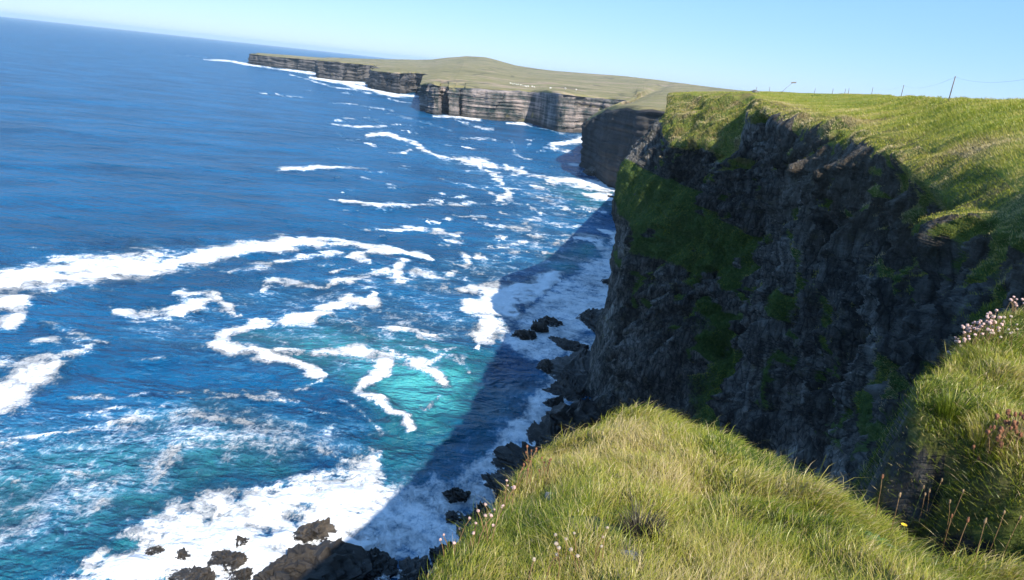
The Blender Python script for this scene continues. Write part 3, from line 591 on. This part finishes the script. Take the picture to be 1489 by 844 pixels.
def sample_grid(r0, r1, n, weight):
    """random places on the near cliff sheet, density per square metre ~ weight(face)"""
    g = G2[r0:r1]; A = g[:-1, :-1]; Bq = g[:-1, 1:]; Cq = g[1:, :-1]
    cr3 = np.cross(Bq-A, Cq-A); ar = np.linalg.norm(cr3, axis=-1); w = (ar*weight[r0:r1-1, :-1]).ravel(); w = w/w.sum()
    k = rng.choice(len(w), n, p=w); u, v = rng.random((2, n, 1)); A, Bq, Cq = A.reshape(-1, 3)[k], Bq.reshape(-1, 3)[k], Cq.reshape(-1, 3)[k]
    nn = cr3.reshape(-1, 3)[k]; nn /= np.linalg.norm(nn, axis=1)[:, None]+1e-9
    return A+u*(Bq-A)+v*(Cq-A), nn, k
dg = dist.reshape(SH); pxa, pya = proj(Pn); vis = ((pxa > 880) & (pxa < 1800) & (pya < 600)).reshape(SH)
inv = 1/np.maximum(dg, 10)**2*vis
# clifftop turf
r0, r1 = int(np.argmin(abs(rp-2.0))), k4+1
B, nn, k = sample_grid(r0, r1, 200000, inv**.8); nn[nn[:, 2] < 0] *= -1
dd = np.hypot(B[:, 0], B[:, 1]); m = len(B); cl = fbm(B, .35, 3, .55, 8.); big_ = np.clip(dd/22, .7, 3.2)
L = (.07+.05*np.clip(cl, -.6, 1.))*rng.lognormal(0, .3, m)*np.clip(big_, .7, 1.7)
a = 2.6+rng.normal(0, .7, m); ln = rng.uniform(.3, 1., m)[:, None]*np.stack([np.cos(a), np.sin(a), -.15+0*a], -1)
t = np.clip(.52+.30*fbm(B, .16, 3, .55, 2.)+.3*sstep(3.2, 3.95, rp[k//(SH[1]-1)+r0])*(.5+fbm(B, .4, 2))+rng.normal(0, .16, m), 0, 1)
V, Fq, tt = blades(B, nn, L, .0065*big_*rng.uniform(.6, 1.4, m), ln, t)
g = mesh_np('clifftop_grass', V, Fq, M_blade, {'tint': tt}); tag(g, 'short sunlit grass on the flat clifftop below the fence', 'grass', kind='stuff')
# turf hanging on the cliff: lip, ledge, cushions
gw = (grassy.reshape(SH) > .45)*(1/np.maximum(dg, 12)**1.5)*vis
B, nn, k = sample_grid(k4, SH[0]-2, 260000, gw)
fl = (nn*(np.array([-20., 20., 60.])-B)).sum(1) < 0; nn[fl] *= -1
dd = np.hypot(B[:, 0], B[:, 1]); m = len(B); cl = fbm(B, .5, 3, .55, 18.); s = np.clip(dd/30, .5, 3.2)
L = .17*s**.8*(1+.6*cl)*rng.lognormal(0, .3, m); L = np.clip(L*.55, .05, .34)
a = 2.6+rng.normal(0, .9, m); ln = .5*np.stack([np.cos(a), np.sin(a), 0*a-.9], -1)*rng.uniform(.5, 1.5, m)[:, None]
t = np.clip(.46+.6*fbm(B, .22, 3, .55, 2.)+rng.normal(0, .15, m)+.26*(B[:, 2] > 40)-.3*(B[:, 2] < 39), 0, 1)  # lower blades darker: the ledge's shade is put into their tint
V, Fq, tt = blades(B, nn*.8, L, .012*s*rng.uniform(.6, 1.4, m), ln, t)
g = mesh_np('cliff_grass', V, Fq, M_blade, {'tint': tt}); tag(g, 'tussocky grass hanging on the cliff lip and sloping ledge', 'grass', kind='stuff')

# ------------------------------------------------------------------ SHORE ROCKS
def rock(px, py, wpx, hpx, depth, label, tilt=.25, rz=.6, seed=0, peak=1., zoff=0., name='rock'):
    """a rock standing in the sea at the pixel where its waterline centre is seen; wpx, hpx = apparent width and height above water"""
    c = np.array(at(px, py, z=0.)); d = math.hypot(math.hypot(c[0], c[1]), H); w = wpx/F_PX*d; h = hpx/F_PX*d/ math.cos(math.atan2(H, math.hypot(c[0], c[1])))*.8
    bm = bmesh.new(); bmesh.ops.create_icosphere(bm, subdivisions=5, radius=1.)
    V = np.array([v.co[:] for v in bm.verts]); r0 = np.random.default_rng(seed)
    for _ in range(16):     # flat broken faces
        nrm = r0.normal(size=3); nrm /= np.linalg.norm(nrm); k = r0.uniform(.45, .8); dd_ = V@nrm
        V = np.where((dd_ > k)[:, None], V-np.outer(dd_-k, nrm)*.9, V)
    q = V*np.array([w*.5, depth*.5, h]); b = q+np.array([seed*7.7, 0, 0])
    tl = q.copy(); tl[:, 2] += tilt*q[:, 0]
    s = min(w, depth, h*2)
    sl_ = np.stack([b[:, 0]*.35+b[:, 1]*.2, b[:, 1]*.3, b[:, 2]*1.3+.9*b[:, 0]], -1); dsp = .22*s*(2*((fbm(sl_, 2.2/s, 2)*3)%1.)-1)*.5+.13*s*fbm(b, 1.6/s, 4, .6)+.10*s*np.round(fbm(np.stack([b[:, 0]*.4, b[:, 1]*.4, (b[:, 2]+.5*b[:, 0])*1.5], -1), 3./s, 2)*4)/4+.07*s*ridged(b, 4./s, 3)
    q = q+V*dsp[:, None]; q[:, 2] = np.where(q[:, 2] > 0, q[:, 2]*peak, q[:, 2]*.6)
    q[:, 2] += tilt*q[:, 0]*np.clip(q[:, 2]/h, 0, 1)
    for v, p in zip(bm.verts, q): v.co = p
    o = bm_obj(name, bm, M_sunlit_rock if 'brown' in label or 'tan' in label else M_shaded_rock, None, False); o.location = (c[0], c[1], zoff); o.rotation_euler = (0, 0, rz)
    return tag(o, label, 'rock', 'dark rocks along the foot of the cliff')
rock(448, 780, 72, 18, 4.0, 'sunlit pointed brown rock rising from white surf beside the shadow edge', .5, .3, 1)
rock(462, 842, 215, 34, 10., 'broad dark ribbed rock shelf in shade at the bottom of the surf', .04, .15, 2)
rock(540, 832, 90, 24, 6., 'dark shaded rock hump at the right end of the bottom rock shelf', .1, .2, 3)
rock(600, 842, 54, 20, 5., 'small dark rock in shaded foam left of the grassy mound foot', .1, .1, 4)
rock(646, 818, 66, 22, 5., 'dark wet rock awash beside the lower left edge of the mound', .3, .9, 5)
rock(225, 804, 34, 9, 2., 'small flat brown rock alone in white surf, leftmost of the rocks', .1, .2, 6)
rock(262, 815, 30, 10, 2.2, 'small low brown rock in the surf just right of the leftmost rock', .1, .5, 7)
rock(322, 818, 66, 13, 4., 'jagged sunlit tan rock half covered by surf, middle of the brown cluster', .3, .2, 8)
rock(350, 794, 26, 10, 2., 'small tan rock above the middle of the brown surf cluster', .1, .2, 9)
rock(278, 845, 70, 9, 4., 'sunlit tan rock slab cut by the bottom edge of the picture', .15, .1, 10)
rock(345, 843, 46, 12, 4., 'tan rock wedge left of the big dark shelf at the bottom', .4, .3, 11)
rock(666, 724, 36, 16, 4., 'dark wet boulder in shaded churning foam below the cliff, upper of two', .2, .5, 12)
rock(662, 754, 34, 12, 4., 'dark boulder awash in shaded foam, lower of two near the mound', .2, .5, 13)
rock(705, 768, 44, 30, 6., 'dark upright rock against the left edge of the grassy mound', .2, .7, 14)
rock(763, 492, 50, 17, 7., 'dark low rock in shaded foam, left part of the offshore reef', .15, .5, 15)
rock(797, 470, 44, 15, 8., 'dark rock at the back right of the offshore reef in shaded foam', .1, .6, 16)
rock(785, 483, 34, 15, 5., 'dark rock in the middle of the small offshore reef', .1, .6, 17)
rock(792, 540, 40, 14, 7., 'dark flat rock tongue at the seaward end of the shelf below the cliff', .1, .5, 21)
rock(856, 556, 130, 26, 30., 'large dark rock shelf at the foot of the near cliff', .28, .35, 18)
rock(862, 472, 60, 20, 22., 'dark sloping rock at the cliff foot where shaded foam meets the wall', .2, .3, 19)
rock(838, 626, 120, 44, 16., 'dark rock ramp behind the tip of the grassy mound', .35, .5, 20)
rock(786, 690, 96, 40, 14., 'long dark rock ridge descending to the foam left of the mound', .45, .7, 22)
rock(806, 590, 40, 12, 5., 'small dark rock awash between the shelf and the ramp', .1, .6, 23)
rock(742, 716, 60, 34, 9., 'dark rock nose in foam just left of the mound shoulder', .35, .7, 24)
rock(884, 412, 18, 6, 5., 'small dark rock against the foot of the cliff silhouette', .1, .3, 25)
rock(888, 289, 26, 5, 10., 'low dark rock in bright foam behind the near cliff edge', .05, .2, 26)
rock(860, 255, 26, 13, 16., 'reddish brown rock pile at the nose of the dark headland', .2, .2, 27)
rock(880, 264, 26, 9, 16., 'brown rock ledge right of the headland nose above bright foam', .1, .2, 28)

rock(826, 508, 60, 16, 12., 'dark jagged ledge at the back of the shelf, touching the shaded surf', .3, .8, 31)
rock(822, 576, 70, 20, 10., 'dark jagged ledge at the front of the shelf below the cliff silhouette', .35, .6, 32)
rock(800, 655, 70, 30, 10., 'dark jagged rib of rock between the ramp and the ridge', .45, .8, 33)
rock(752, 742, 50, 22, 8., 'low black rib of rock close against the left slope of the mound', .4, .8, 34)
rock(690, 800, 60, 22, 8., 'black wave washed rib just left of the lower mound slope', .3, .8, 35)

# ------------------------------------------------------------------ FENCE on the skyline
M_wood = mat_plain('weathered_wood', (.16, .13, .10), .9, .4, 14.); M_wire = mat_plain('fence_wire', (.18, .18, .18), .5, .1)
def tube(bm, pts, r0, r1, n=6):
    pts = [Vector(p) for p in pts]; rings = []
    for i, p in enumerate(pts):
        t = (pts[min(i+1, len(pts)-1)]-pts[max(i-1, 0)]).normalized(); a = t.orthogonal().normalized() if abs(t.z) < .9 else Vector((1, 0, 0))
        a = (a-t*a.dot(t)).normalized(); b = t.cross(a); r = r0+(r1-r0)*i/(len(pts)-1)
        rings.append([bm.verts.new(p+(a*math.cos(2*math.pi*k/n)+b*math.sin(2*math.pi*k/n))*r) for k in range(n)])
    for A, Bq in zip(rings[:-1], rings[1:]):
        for k in range(n): bm.faces.new((A[k], A[(k+1) % n], Bq[(k+1) % n], Bq[k]))
    bm.faces.new(rings[0][::-1]); bm.faces.new(rings[-1])
fence_px = [(1560, 149, 34), (1380, 143.5, 55), (1310, 141.5, 98), (1267, 139.5, 140), (1233, 138.2, 150), (1228, 138, 165), (1184, 137, 172), (1210, 137.5, 168), (1118, 135, 175), (1099, 134.6, 176)]
fr = empty('fence', at(1380, 143.5, d=55), 0, 'wooden post and wire fence along the clifftop skyline', 'fence')
bases = []
for i, (x, y, d) in enumerate(fence_px):
    p = Vector(at(x, y, d=d)); hgt = 1.35 if i < 4 else 1.15
    bm = bmesh.new(); l = Vector((random.uniform(-.05, .05), random.uniform(-.05, .05), 0))
    tube(bm, [p+Vector((0, 0, -.4)), p+Vector((0, 0, hgt*.5))+l*.5, p+Vector((0, 0, hgt))+l], .028+.00012*d, .024+.00012*d, 7)
    o = bm_obj('post', bm, M_wood, fr); o.matrix_parent_inverse = fr.matrix_world.inverted()
    for v in o.data.vertices: v.co -= fr.location
    o.matrix_parent_inverse.identity(); bases.append(p+Vector((0, 0, hgt))+l)
for A, Bq in zip(bases[:3], bases[1:4]):
    for drop in (.06,):
        bm = bmesh.new(); pts = []
        for k in range(13):
            t = k/12; q = A.lerp(Bq, t); q.z -= drop+4*t*(1-t)*.45; pts.append(q-fr.location)
        tube(bm, pts, .0045, .0045, 4); bm_obj('wire', bm, M_wire, fr)
# leaning stake with a weathered tag, and a stone heap, both on the skyline left of the posts
p = Vector(at(1133, 136, d=150)); q = Vector(at(1153, 120.5, d=150)); st_ = empty('leaning_stake', p, 0, 'thin leaning stake with a weathered board at its tip on the skyline', 'stake')
bm = bmesh.new(); tube(bm, [Vector((0, 0, -.3)), (q-p)*.5, q-p], .035, .025, 5); bm_obj('stake', bm, M_wood, st_)
bm = bmesh.new(); bmesh.ops.create_cube(bm, size=1.)
for v in bm.verts: v.co = Vector((v.co.x*.9, v.co.y*.06, v.co.z*.22+.12*v.co.x))+(q-p)+Vector((.15, 0, .02))
bmesh.ops.bevel(bm, geom=bm.edges[:], offset=.015, segments=1, affect='EDGES'); bm_obj('board', bm, M_wood, st_, False)
M_stone = mat_plain('grey_stone', (.15, .145, .135), .9, .5, 5.)
def stone(loc, r, label, seed, flat=.6):
    bm = bmesh.new(); bmesh.ops.create_icosphere(bm, subdivisions=3, radius=r); r0 = np.random.default_rng(seed)
    V = np.array([v.co[:] for v in bm.verts])
    for _ in range(6):
        nrm = r0.normal(size=3); nrm /= np.linalg.norm(nrm); k = r*r0.uniform(.55, .85); d_ = V@nrm; V = np.where((d_ > k)[:, None], V-np.outer(d_-k, nrm), V)
    V += V/r*(.12*r*fbm(V+seed*3., 2./r, 3))[:, None]; V[:, 2] *= flat
    for v, p_ in zip(bm.verts, V): v.co = p_
    o = bm_obj('stone', bm, M_stone, None, False); o.location = loc; return tag(o, label, 'stone')
stone(at(1099, 134, d=150), .75, 'grey rounded stone on the skyline at the far end of the clifftop', 3)

# ------------------------------------------------------------------ SHEEP on the headland
M_wool = mat_plain('sheep_wool', (.72, .70, .64), .95, .12, 4.)
def sheep_mesh():
    bm = bmesh.new(); bmesh.ops.create_icosphere(bm, subdivisions=2, radius=1.)
    for v in bm.verts: v.co = Vector((v.co.x*.62, v.co.y*.32, v.co.z*.34+.68))
    for sx in (-.38, .38):
        for sy in (-.15, .15): tube(bm, [(sx, sy, -.05), (sx, sy, .3), (sx, sy, .6)], .05, .08, 6)
    tube(bm, [(.5, 0, .8), (.68, 0, .86), (.84, 0, .74), (.95, 0, .66)], .17, .07, 7)
    return bm
s0 = None
for i, (x, y) in enumerate([(742.5, 122.5), (745.5, 123.4), (748, 123), (751, 124.4), (753.5, 124), (757, 125), (760, 125.6), (763, 126), (765, 127.1), (768, 127), (774, 127.3), (777, 128.2), (800, 129.6), (822, 130.2), (838, 132)]):
    v = ray(x, y); d = 880.
    # follow the headland's plain: edge height to skyline height
    loc = Vector(at(x, y, d=960.))
    if s0 is None: s0 = bm_obj('sheep', sheep_mesh(), M_wool); o = s0
    else: o = s0.copy(); C.objects.link(o)
    SHEEP = globals().setdefault('SHEEP', []); SHEEP.append((o, x, y))
    o.scale = (1.7,)*3
    tag(o, 'white sheep, a tiny dot on the grass above the banded headland' if i < 12 else 'white sheep standing apart right of the flock on the headland grass', 'sheep', 'sheep grazing on the headland' if i < 12 else 'scattered sheep right of the flock')

# ------------------------------------------------------------------ PLANTS NEAR THE CAMERA
M_stem = mat_plain('dry_stem', (.20, .12, .05), .8, .3, 60.); M_gstem = mat_plain('green_stem', (.12, .17, .04), .8, .3, 60.)
M_pink = mat_plain('thrift_pink', (.55, .36, .31), .9, .3, 90.); M_white = mat_plain('thrift_white', (.36, .29, .21), .9, .2, 90.); M_rust = mat_plain('rusty_seed_head', (.20, .085, .04), .9, .4, 80.)
M_tan = mat_plain('tan_seed_head', (.26, .175, .09), .9, .4, 80.); M_yel = mat_plain('yellow_petals', (.75, .50, .02), .7, .15, 60.); M_leaf = mat_plain('broad_leaf', (.06, .12, .025), .6, .3, 30.)
M_dead = mat_blade('dead_blades', [(0., (.02, .018, .014)), (.5, (.07, .058, .045)), (1., (.20, .16, .11))], .2)
def ball_mesh(name, r, mat, sub=2, rough=.25, sq=.85, seed=1):
    bm = bmesh.new(); bmesh.ops.create_icosphere(bm, subdivisions=sub, radius=r); r0 = random.Random(seed)
    for v in bm.verts: v.co *= 1+r0.uniform(-rough, rough); v.co.z *= sq
    me = bpy.data.meshes.new(name); bm.to_mesh(me); bm.free(); me.materials.append(mat); return me
HEADS = {'pink': [ball_mesh('flower_head', .0072, M_pink, seed=k) for k in range(3)], 'white': [ball_mesh('flower_head', .0072, M_white, seed=k) for k in range(3)], 'rust': [ball_mesh('flower_head', .006, M_rust, seed=k, sq=1.5) for k in range(3)]}
def stem_mesh(h, lean, mat, r=.0014):
    bm = bmesh.new(); tube(bm, [(0, 0, -.02), (lean*.15, 0, h*.5), (lean*.6, 0, h*.85), (lean, 0, h)], r*1.2, r*.8, 4)
    me = bpy.data.meshes.new('stem'); bm.to_mesh(me); bm.free(); me.materials.append(mat); return me
STEMS = [(stem_mesh(h, l, M_stem), h, l) for h, l in ((.07, .012), (.09, .02), (.11, .03), (.13, .025))]
def obj_of(name, me, parent, loc=(0, 0, 0), rz=0., sc_=1.):
    o = bpy.data.objects.new(name, me); C.objects.link(o); o.parent = parent; o.location = loc; o.rotation_euler = (0, 0, rz); o.scale = (sc_,)*3; return o
def thrift(px, py, n, rad, kind, label, cush=True, tall=1., big=1.):
    g = ground_at(px, py); root = empty('thrift_plant', g, 0, label, 'flower', 'thrift flowers on the near turf')
    if cush:
        m = int(500*rad/.15); a = rng.uniform(0, 6.28, m); r = rad*np.sqrt(rng.random(m)); x, y = r*np.cos(a), r*np.sin(a)
        z = np.array([gz(g[0]+i, g[1]+j) for i, j in zip(x, y)])-g[2]; B = np.stack([x, y, z-.01], -1)
        out = np.stack([np.cos(a), np.sin(a), .2+0*a], -1)
        V, Fq, t = blades(B, np.tile([0, 0, 1.], (m, 1)), rng.uniform(.03, .08, m), rng.uniform(.003, .005, m), out*.8, np.clip(rng.normal(.28, .15, m), 0, 1))
        mesh_np('leaf_cushion', V, Fq, M_blade, {'tint': t}, parent=root)
    for k in range(n):
        a, r = random.uniform(0, 6.28), rad*math.sqrt(random.random()); x, y = r*math.cos(a), r*math.sin(a); z = float(gz(g[0]+x, g[1]+y))-g[2]
        me, h, l = STEMS[k % 4]; rz = random.uniform(0, 6.28)
        s = obj_of('stem', me, root, (x, y, z), rz, tall)
        o = obj_of('flower_head', HEADS[kind][k % 3], s, (l, 0, h+.006), 0, random.uniform(.75, 1.2)*big/tall)
thrift(1405, 500, 90, .2, 'pink', 'dense clump of pink thrift on the crest of the right hand hump', True, 1.5, 1.9)
thrift(1376, 520, 40, .12, 'pink', 'pink thrift at the left shoulder of the right hand hump', True, 1.4, 1.8)
thrift(1452, 500, 24, .2, 'white', 'pale thrift heads scattered behind the pink clump on the hump', True, 1.4, 1.6)
thrift(1470, 462, 40, .22, 'pink', 'pink thrift at the top right of the hump beside the picture edge', True, 1.5, 1.8)
thrift(1335, 520, 14, .1, 'rust', 'rusty thrift seed heads on the left brow of the hump')
thrift(1480, 640, 26, .12, 'rust', 'rusty red heads at the right picture edge below the hump', True, 1.5, 1.9)
thrift(1440, 660, 18, .1, 'rust', 'rusty red heads in the dark gap under the hump', True, 1.5, 1.8)
thrift(785, 838, 6, .13, 'white', 'pale thrift heads at the bottom edge, left group on the mound', False, 1.4)
thrift(862, 828, 6, .12, 'white', 'pale thrift heads in a cluster left of the dark tuft at the bottom', False, 1.4)
thrift(765, 706, 16, .13, 'rust', 'rusty stalks on the left shoulder of the mound above the rocks', tall=1.7)
thrift(728, 760, 12, .12, 'pink', 'sparse pink heads on the left slope of the mound over the foam', tall=1.7)
thrift(675, 810, 12, .14, 'pink', 'sparse pink heads at the lower left corner of the mound', tall=1.7)
thrift(880, 600, 14, .12, 'rust', 'rusty stalks on the left tip of the mound against dark rock', False, 1.9)
thrift(1035, 612, 12, .14, 'rust', 'rusty stalks on the top brow of the mound, right of its summit', False, 1.9)
thrift(1130, 668, 9, .18, 'white', 'white flecks of thrift on the right brow of the mound', False, 1.6)

def seedhead(px, py, h, lean, label, kind='tan', bend=0., fork=False):
    """a plantain-like stalk: py is where its head is seen; it stands on the mound below"""
    g = ground_at(px, py+58); h = 58/F_PX*math.hypot(g[0], g[1], H-g[2])/.86*(.8+h); root = empty('seed_head_plant', g, random.uniform(-.4, .4), label, 'plant', 'dry seed heads along the right brow of the mound')
    for f in range(2 if fork else 1):
        hh = h*(1-.22*f); ll = lean-(.07*f)
        bm = bmesh.new(); tp = Vector((ll, bend*.3, hh)); tube(bm, [(0, 0, -.03), (ll*.2, 0, hh*.4), (ll*.6, bend*.1, hh*.78), tp], .0024, .0016, 5); s = bm_obj('stem', bm, M_stem if kind != 'green' else M_gstem, root)
        bm = bmesh.new(); bmesh.ops.create_uvsphere(bm, u_segments=8, v_segments=8, radius=1.); r0 = random.Random(int(px)+f)
        for v in bm.verts: v.co = Vector((v.co.x*.007, v.co.y*.007, v.co.z*.016))*(1+r0.uniform(-.2, .2))+tp+Vector((0, 0, .012))
        bm_obj('seed_head', bm, M_tan if kind != 'rust' else M_rust, s)
seedhead(1270, 704, .13, -.02, 'reddish seed stalk standing apart, leftmost on the right brow of the mound', 'rust')
seedhead(1292, 728, .11, -.01, 'short tan seed head just left of the yellow flower', 'tan')
seedhead(1318, 724, .15, .015, 'pale closed seed head right above the yellow flower', 'green')
seedhead(1341, 716, .19, .03, 'tallest pale seed head, with a forked stem, above the dark gap', 'tan', 0, True)
seedhead(1328, 733, .14, -.02, 'leaning tan seed head between the yellow flower and the tallest stalk', 'tan')
seedhead(1372, 730, .17, .04, 'brown forked seed head right of the tallest stalk', 'tan', .05, True)
seedhead(1364, 762, .10, -.01, 'short dark seed head below the brown forked one', 'rust')
seedhead(1383, 766, .10, .01, 'short rusty seed head low against the dark gap', 'rust')
seedhead(1413, 770, .12, -.01, 'thin upright seed head between the dark gap and the nodding one', 'tan')
seedhead(1430, 768, .13, .05, 'nodding brown seed head near the right end of the brow', 'tan', .06)
seedhead(1452, 766, .12, .03, 'rightmost brown seed head on the brow of the mound', 'tan', .03)
# yellow flower
g = ground_at(1303, 790); root = empty('yellow_flower', g, 0, 'single small yellow flower among the dry seed heads', 'flower')
bm = bmesh.new(); tube(bm, [(0, 0, -.02), (.005, 0, .06), (.012, -.005, .118)], .002, .0016, 5); s = bm_obj('stem', bm, M_gstem, root)
bm = bmesh.new(); c = Vector((.012, -.005, .12))
for k in range(14):
    a = 2*math.pi*k/14; u = Vector((math.cos(a), math.sin(a), .35)); w = Vector((-math.sin(a), math.cos(a), 0))*.0035
    vs = [bm.verts.new(c-w*.4), bm.verts.new(c+w*.4), bm.verts.new(c+u*.014+w), bm.verts.new(c+u*.018), bm.verts.new(c+u*.014-w)]; bm.faces.new(vs)
bm_obj('petals', bm, M_yel, s, False)
# dark dead tufts
def tuft(px, py, n, rad, L, label, mat, tint, up=1.):
    g = ground_at(px, py); root = empty('grass_tuft', g, 0, label, 'grass tuft')
    a = rng.uniform(0, 6.28, n); r = rad*np.sqrt(rng.random(n)); B = np.stack([r*np.cos(a), r*np.sin(a), 0*a-.03], -1)
    out = np.stack([np.cos(a), np.sin(a), 0*a], -1)*rng.uniform(.3, 1., n)[:, None]
    V, Fq, t = blades(B, np.tile([0, 0, up], (n, 1)), L*rng.lognormal(0, .3, n), rng.uniform(.002, .004, n), out, np.clip(rng.normal(tint, .2, n), 0, 1))
    mesh_np('blades', V, Fq, mat, {'tint': t}, parent=root)
tuft(932, 778, 500, .075, .11, 'dark withered grass tuft in a hollow of the mound', M_dead, .3)
tuft(912, 815, 220, .05, .07, 'pale dead grass wisp just below the dark withered tuft', M_dead, .9)
tuft(1432, 640, 420, .10, .14, 'straw coloured grass tuft hanging under the right hand hump', M_blade, .72)
tuft(1385, 600, 500, .10, .14, 'green grass tuft on the shaded left flank of the hump', M_blade, .2)
for (px_, py_, r_, lb, sd_) in ((806, 728, .055, 'small pale stone in the bare hollow on the left shoulder of the mound', 11), (914, 814, .045, 'small weathered stone in the grass below the dark withered tuft', 12), (836, 748, .03, 'little grey stone on the left slope of the mound', 13)):
    g = ground_at(px_, py_); stone((g[0], g[1], g[2]+r_*.35), r_, lb, sd_, .6)
# broad leaved rosette near the brow
g = ground_at(1268, 795); root = empty('leafy_rosette', g, 0, 'dark green broad leaved rosette in the mound grass below the seed heads', 'plant')
for k in range(9):
    a = 2*math.pi*k/9+random.uniform(-.2, .2); u = Vector((math.cos(a), math.sin(a), 0)); w = Vector((-math.sin(a), math.cos(a), 0)); bm = bmesh.new(); prev = None; Lf = random.uniform(.07, .11)
    for j in range(7):
        t = j/6; c = u*Lf*t+Vector((0, 0, .02+.07*t-.06*t*t)); ww = .013*math.sin(math.pi*min(1, .12+t*.88))
        cur = (bm.verts.new(c-w*ww), bm.verts.new(c+Vector((0, 0, -.003))), bm.verts.new(c+w*ww))
        if prev: bm.faces.new((prev[0], prev[1], cur[1], cur[0])); bm.faces.new((prev[1], prev[2], cur[2], cur[1]))
        prev = cur
    bm_obj('leaf', bm, M_leaf, root)

# ------------------------------------------------------------------ place the sheep on the headland sheet
from mathutils.bvhtree import BVHTree
hd = bpy.data.objects['headland']; bvh = BVHTree.FromPolygons([v.co for v in hd.data.vertices], [p.vertices for p in hd.data.polygons])
for o, x, y in SHEEP:
    v = Vector(ray(x, y)).normalized(); hit = bvh.ray_cast(Vector((0, 0, H)), v)
    if hit[0]: o.location = hit[0]
    o.rotation_euler = (0, 0, random.uniform(0, 6.28))

# ------------------------------------------------------------------ LIGHT, AIR, CAMERA
w = bpy.data.worlds.new('World'); bpy.context.scene.world = w; w.use_nodes = True; nt = w.node_tree; nt.nodes.clear()
sky = nt.nodes.new('ShaderNodeTexSky'); sky.sky_type = 'NISHITA'; sky.sun_disc = False; sky.sun_elevation = SUN_EL; sky.sun_rotation = SUN_AZ; sky.altitude = 50; sky.air_density = 1.; sky.dust_density = .0; sky.ozone_density = 3.5
bg = nt.nodes.new('ShaderNodeBackground'); bg.inputs[1].default_value = .10; out = nt.nodes.new('ShaderNodeOutputWorld'); mx = nt.nodes.new('ShaderNodeMix'); mx.data_type = 'RGBA'; mx.blend_type = 'MULTIPLY'; mx.inputs[0].default_value = 1.; mx.inputs[7].default_value = (.88, .92, 1.08, 1); nt.links.new(sky.outputs[0], mx.inputs[6]); m2 = nt.nodes.new('ShaderNodeMix'); m2.data_type = 'RGBA'; m2.inputs[0].default_value = .55; nt.links.new(mx.outputs[2], m2.inputs[6]); m2.inputs[7].default_value = (1.7, 4.1, 8.2, 1); nt.links.new(m2.outputs[2], bg.inputs[0]); nt.links.new(bg.outputs[0], out.inputs[0])
sl = bpy.data.lights.new('sun', 'SUN'); sl.energy = 5.; sl.angle = math.radians(.53); sl.color = (1., .93, .82); so = bpy.data.objects.new('sun', sl); C.objects.link(so)
sdir = Vector((math.sin(SUN_AZ)*math.cos(SUN_EL), math.cos(SUN_AZ)*math.cos(SUN_EL), math.sin(SUN_EL))); so.rotation_euler = sdir.to_track_quat('Z', 'Y').to_euler(); so.location = (60, -60, 120)
# haze
bm = bmesh.new(); bmesh.ops.create_cube(bm, size=1.)
for v in bm.verts: v.co = Vector((v.co.x*60000, v.co.y*60000, -10 if v.co.z < 0 else 130))
hm = NT('sea_haze'); vol = hm.n('ShaderNodeVolumePrincipled', {'Color': (.62, .84, 1., 1), 'Density': .00005, 'Anisotropy': 0.}); hm.t.links.new(vol.outputs[0], hm.out.inputs[1])
hz = bm_obj('haze', bm, hm.m, None, False); tag(hz, kind='stuff')
cam = bpy.data.cameras.new('camera'); cam.sensor_width = 36.; cam.lens = 36.*F_PX/1489.; cam.clip_start = .1; cam.clip_end = 90000
co = bpy.data.objects.new('camera', cam); C.objects.link(co); co.location = (0, 0, H)
Rv = Vector((cr, sr*sp, sr*cp)); Uv = Vector((-sr, cr*sp, cr*cp)); Fv = Vector((0, cp, -sp))
from mathutils import Matrix
co.rotation_euler = Matrix(((Rv.x, Uv.x, -Fv.x), (Rv.y, Uv.y, -Fv.y), (Rv.z, Uv.z, -Fv.z))).to_euler()
S = bpy.context.scene; S.camera = co; S.view_settings.view_transform = 'Standard'; S.view_settings.look = 'None'; S.view_settings.exposure = .65; S.view_settings.gamma = 1
S.cycles.max_bounces = 4; S.cycles.volume_bounces = 0; S.cycles.transparent_max_bounces = 8; S.cycles.use_denoising = True; S.cycles.use_adaptive_sampling = True; S.cycles.adaptive_threshold = .02
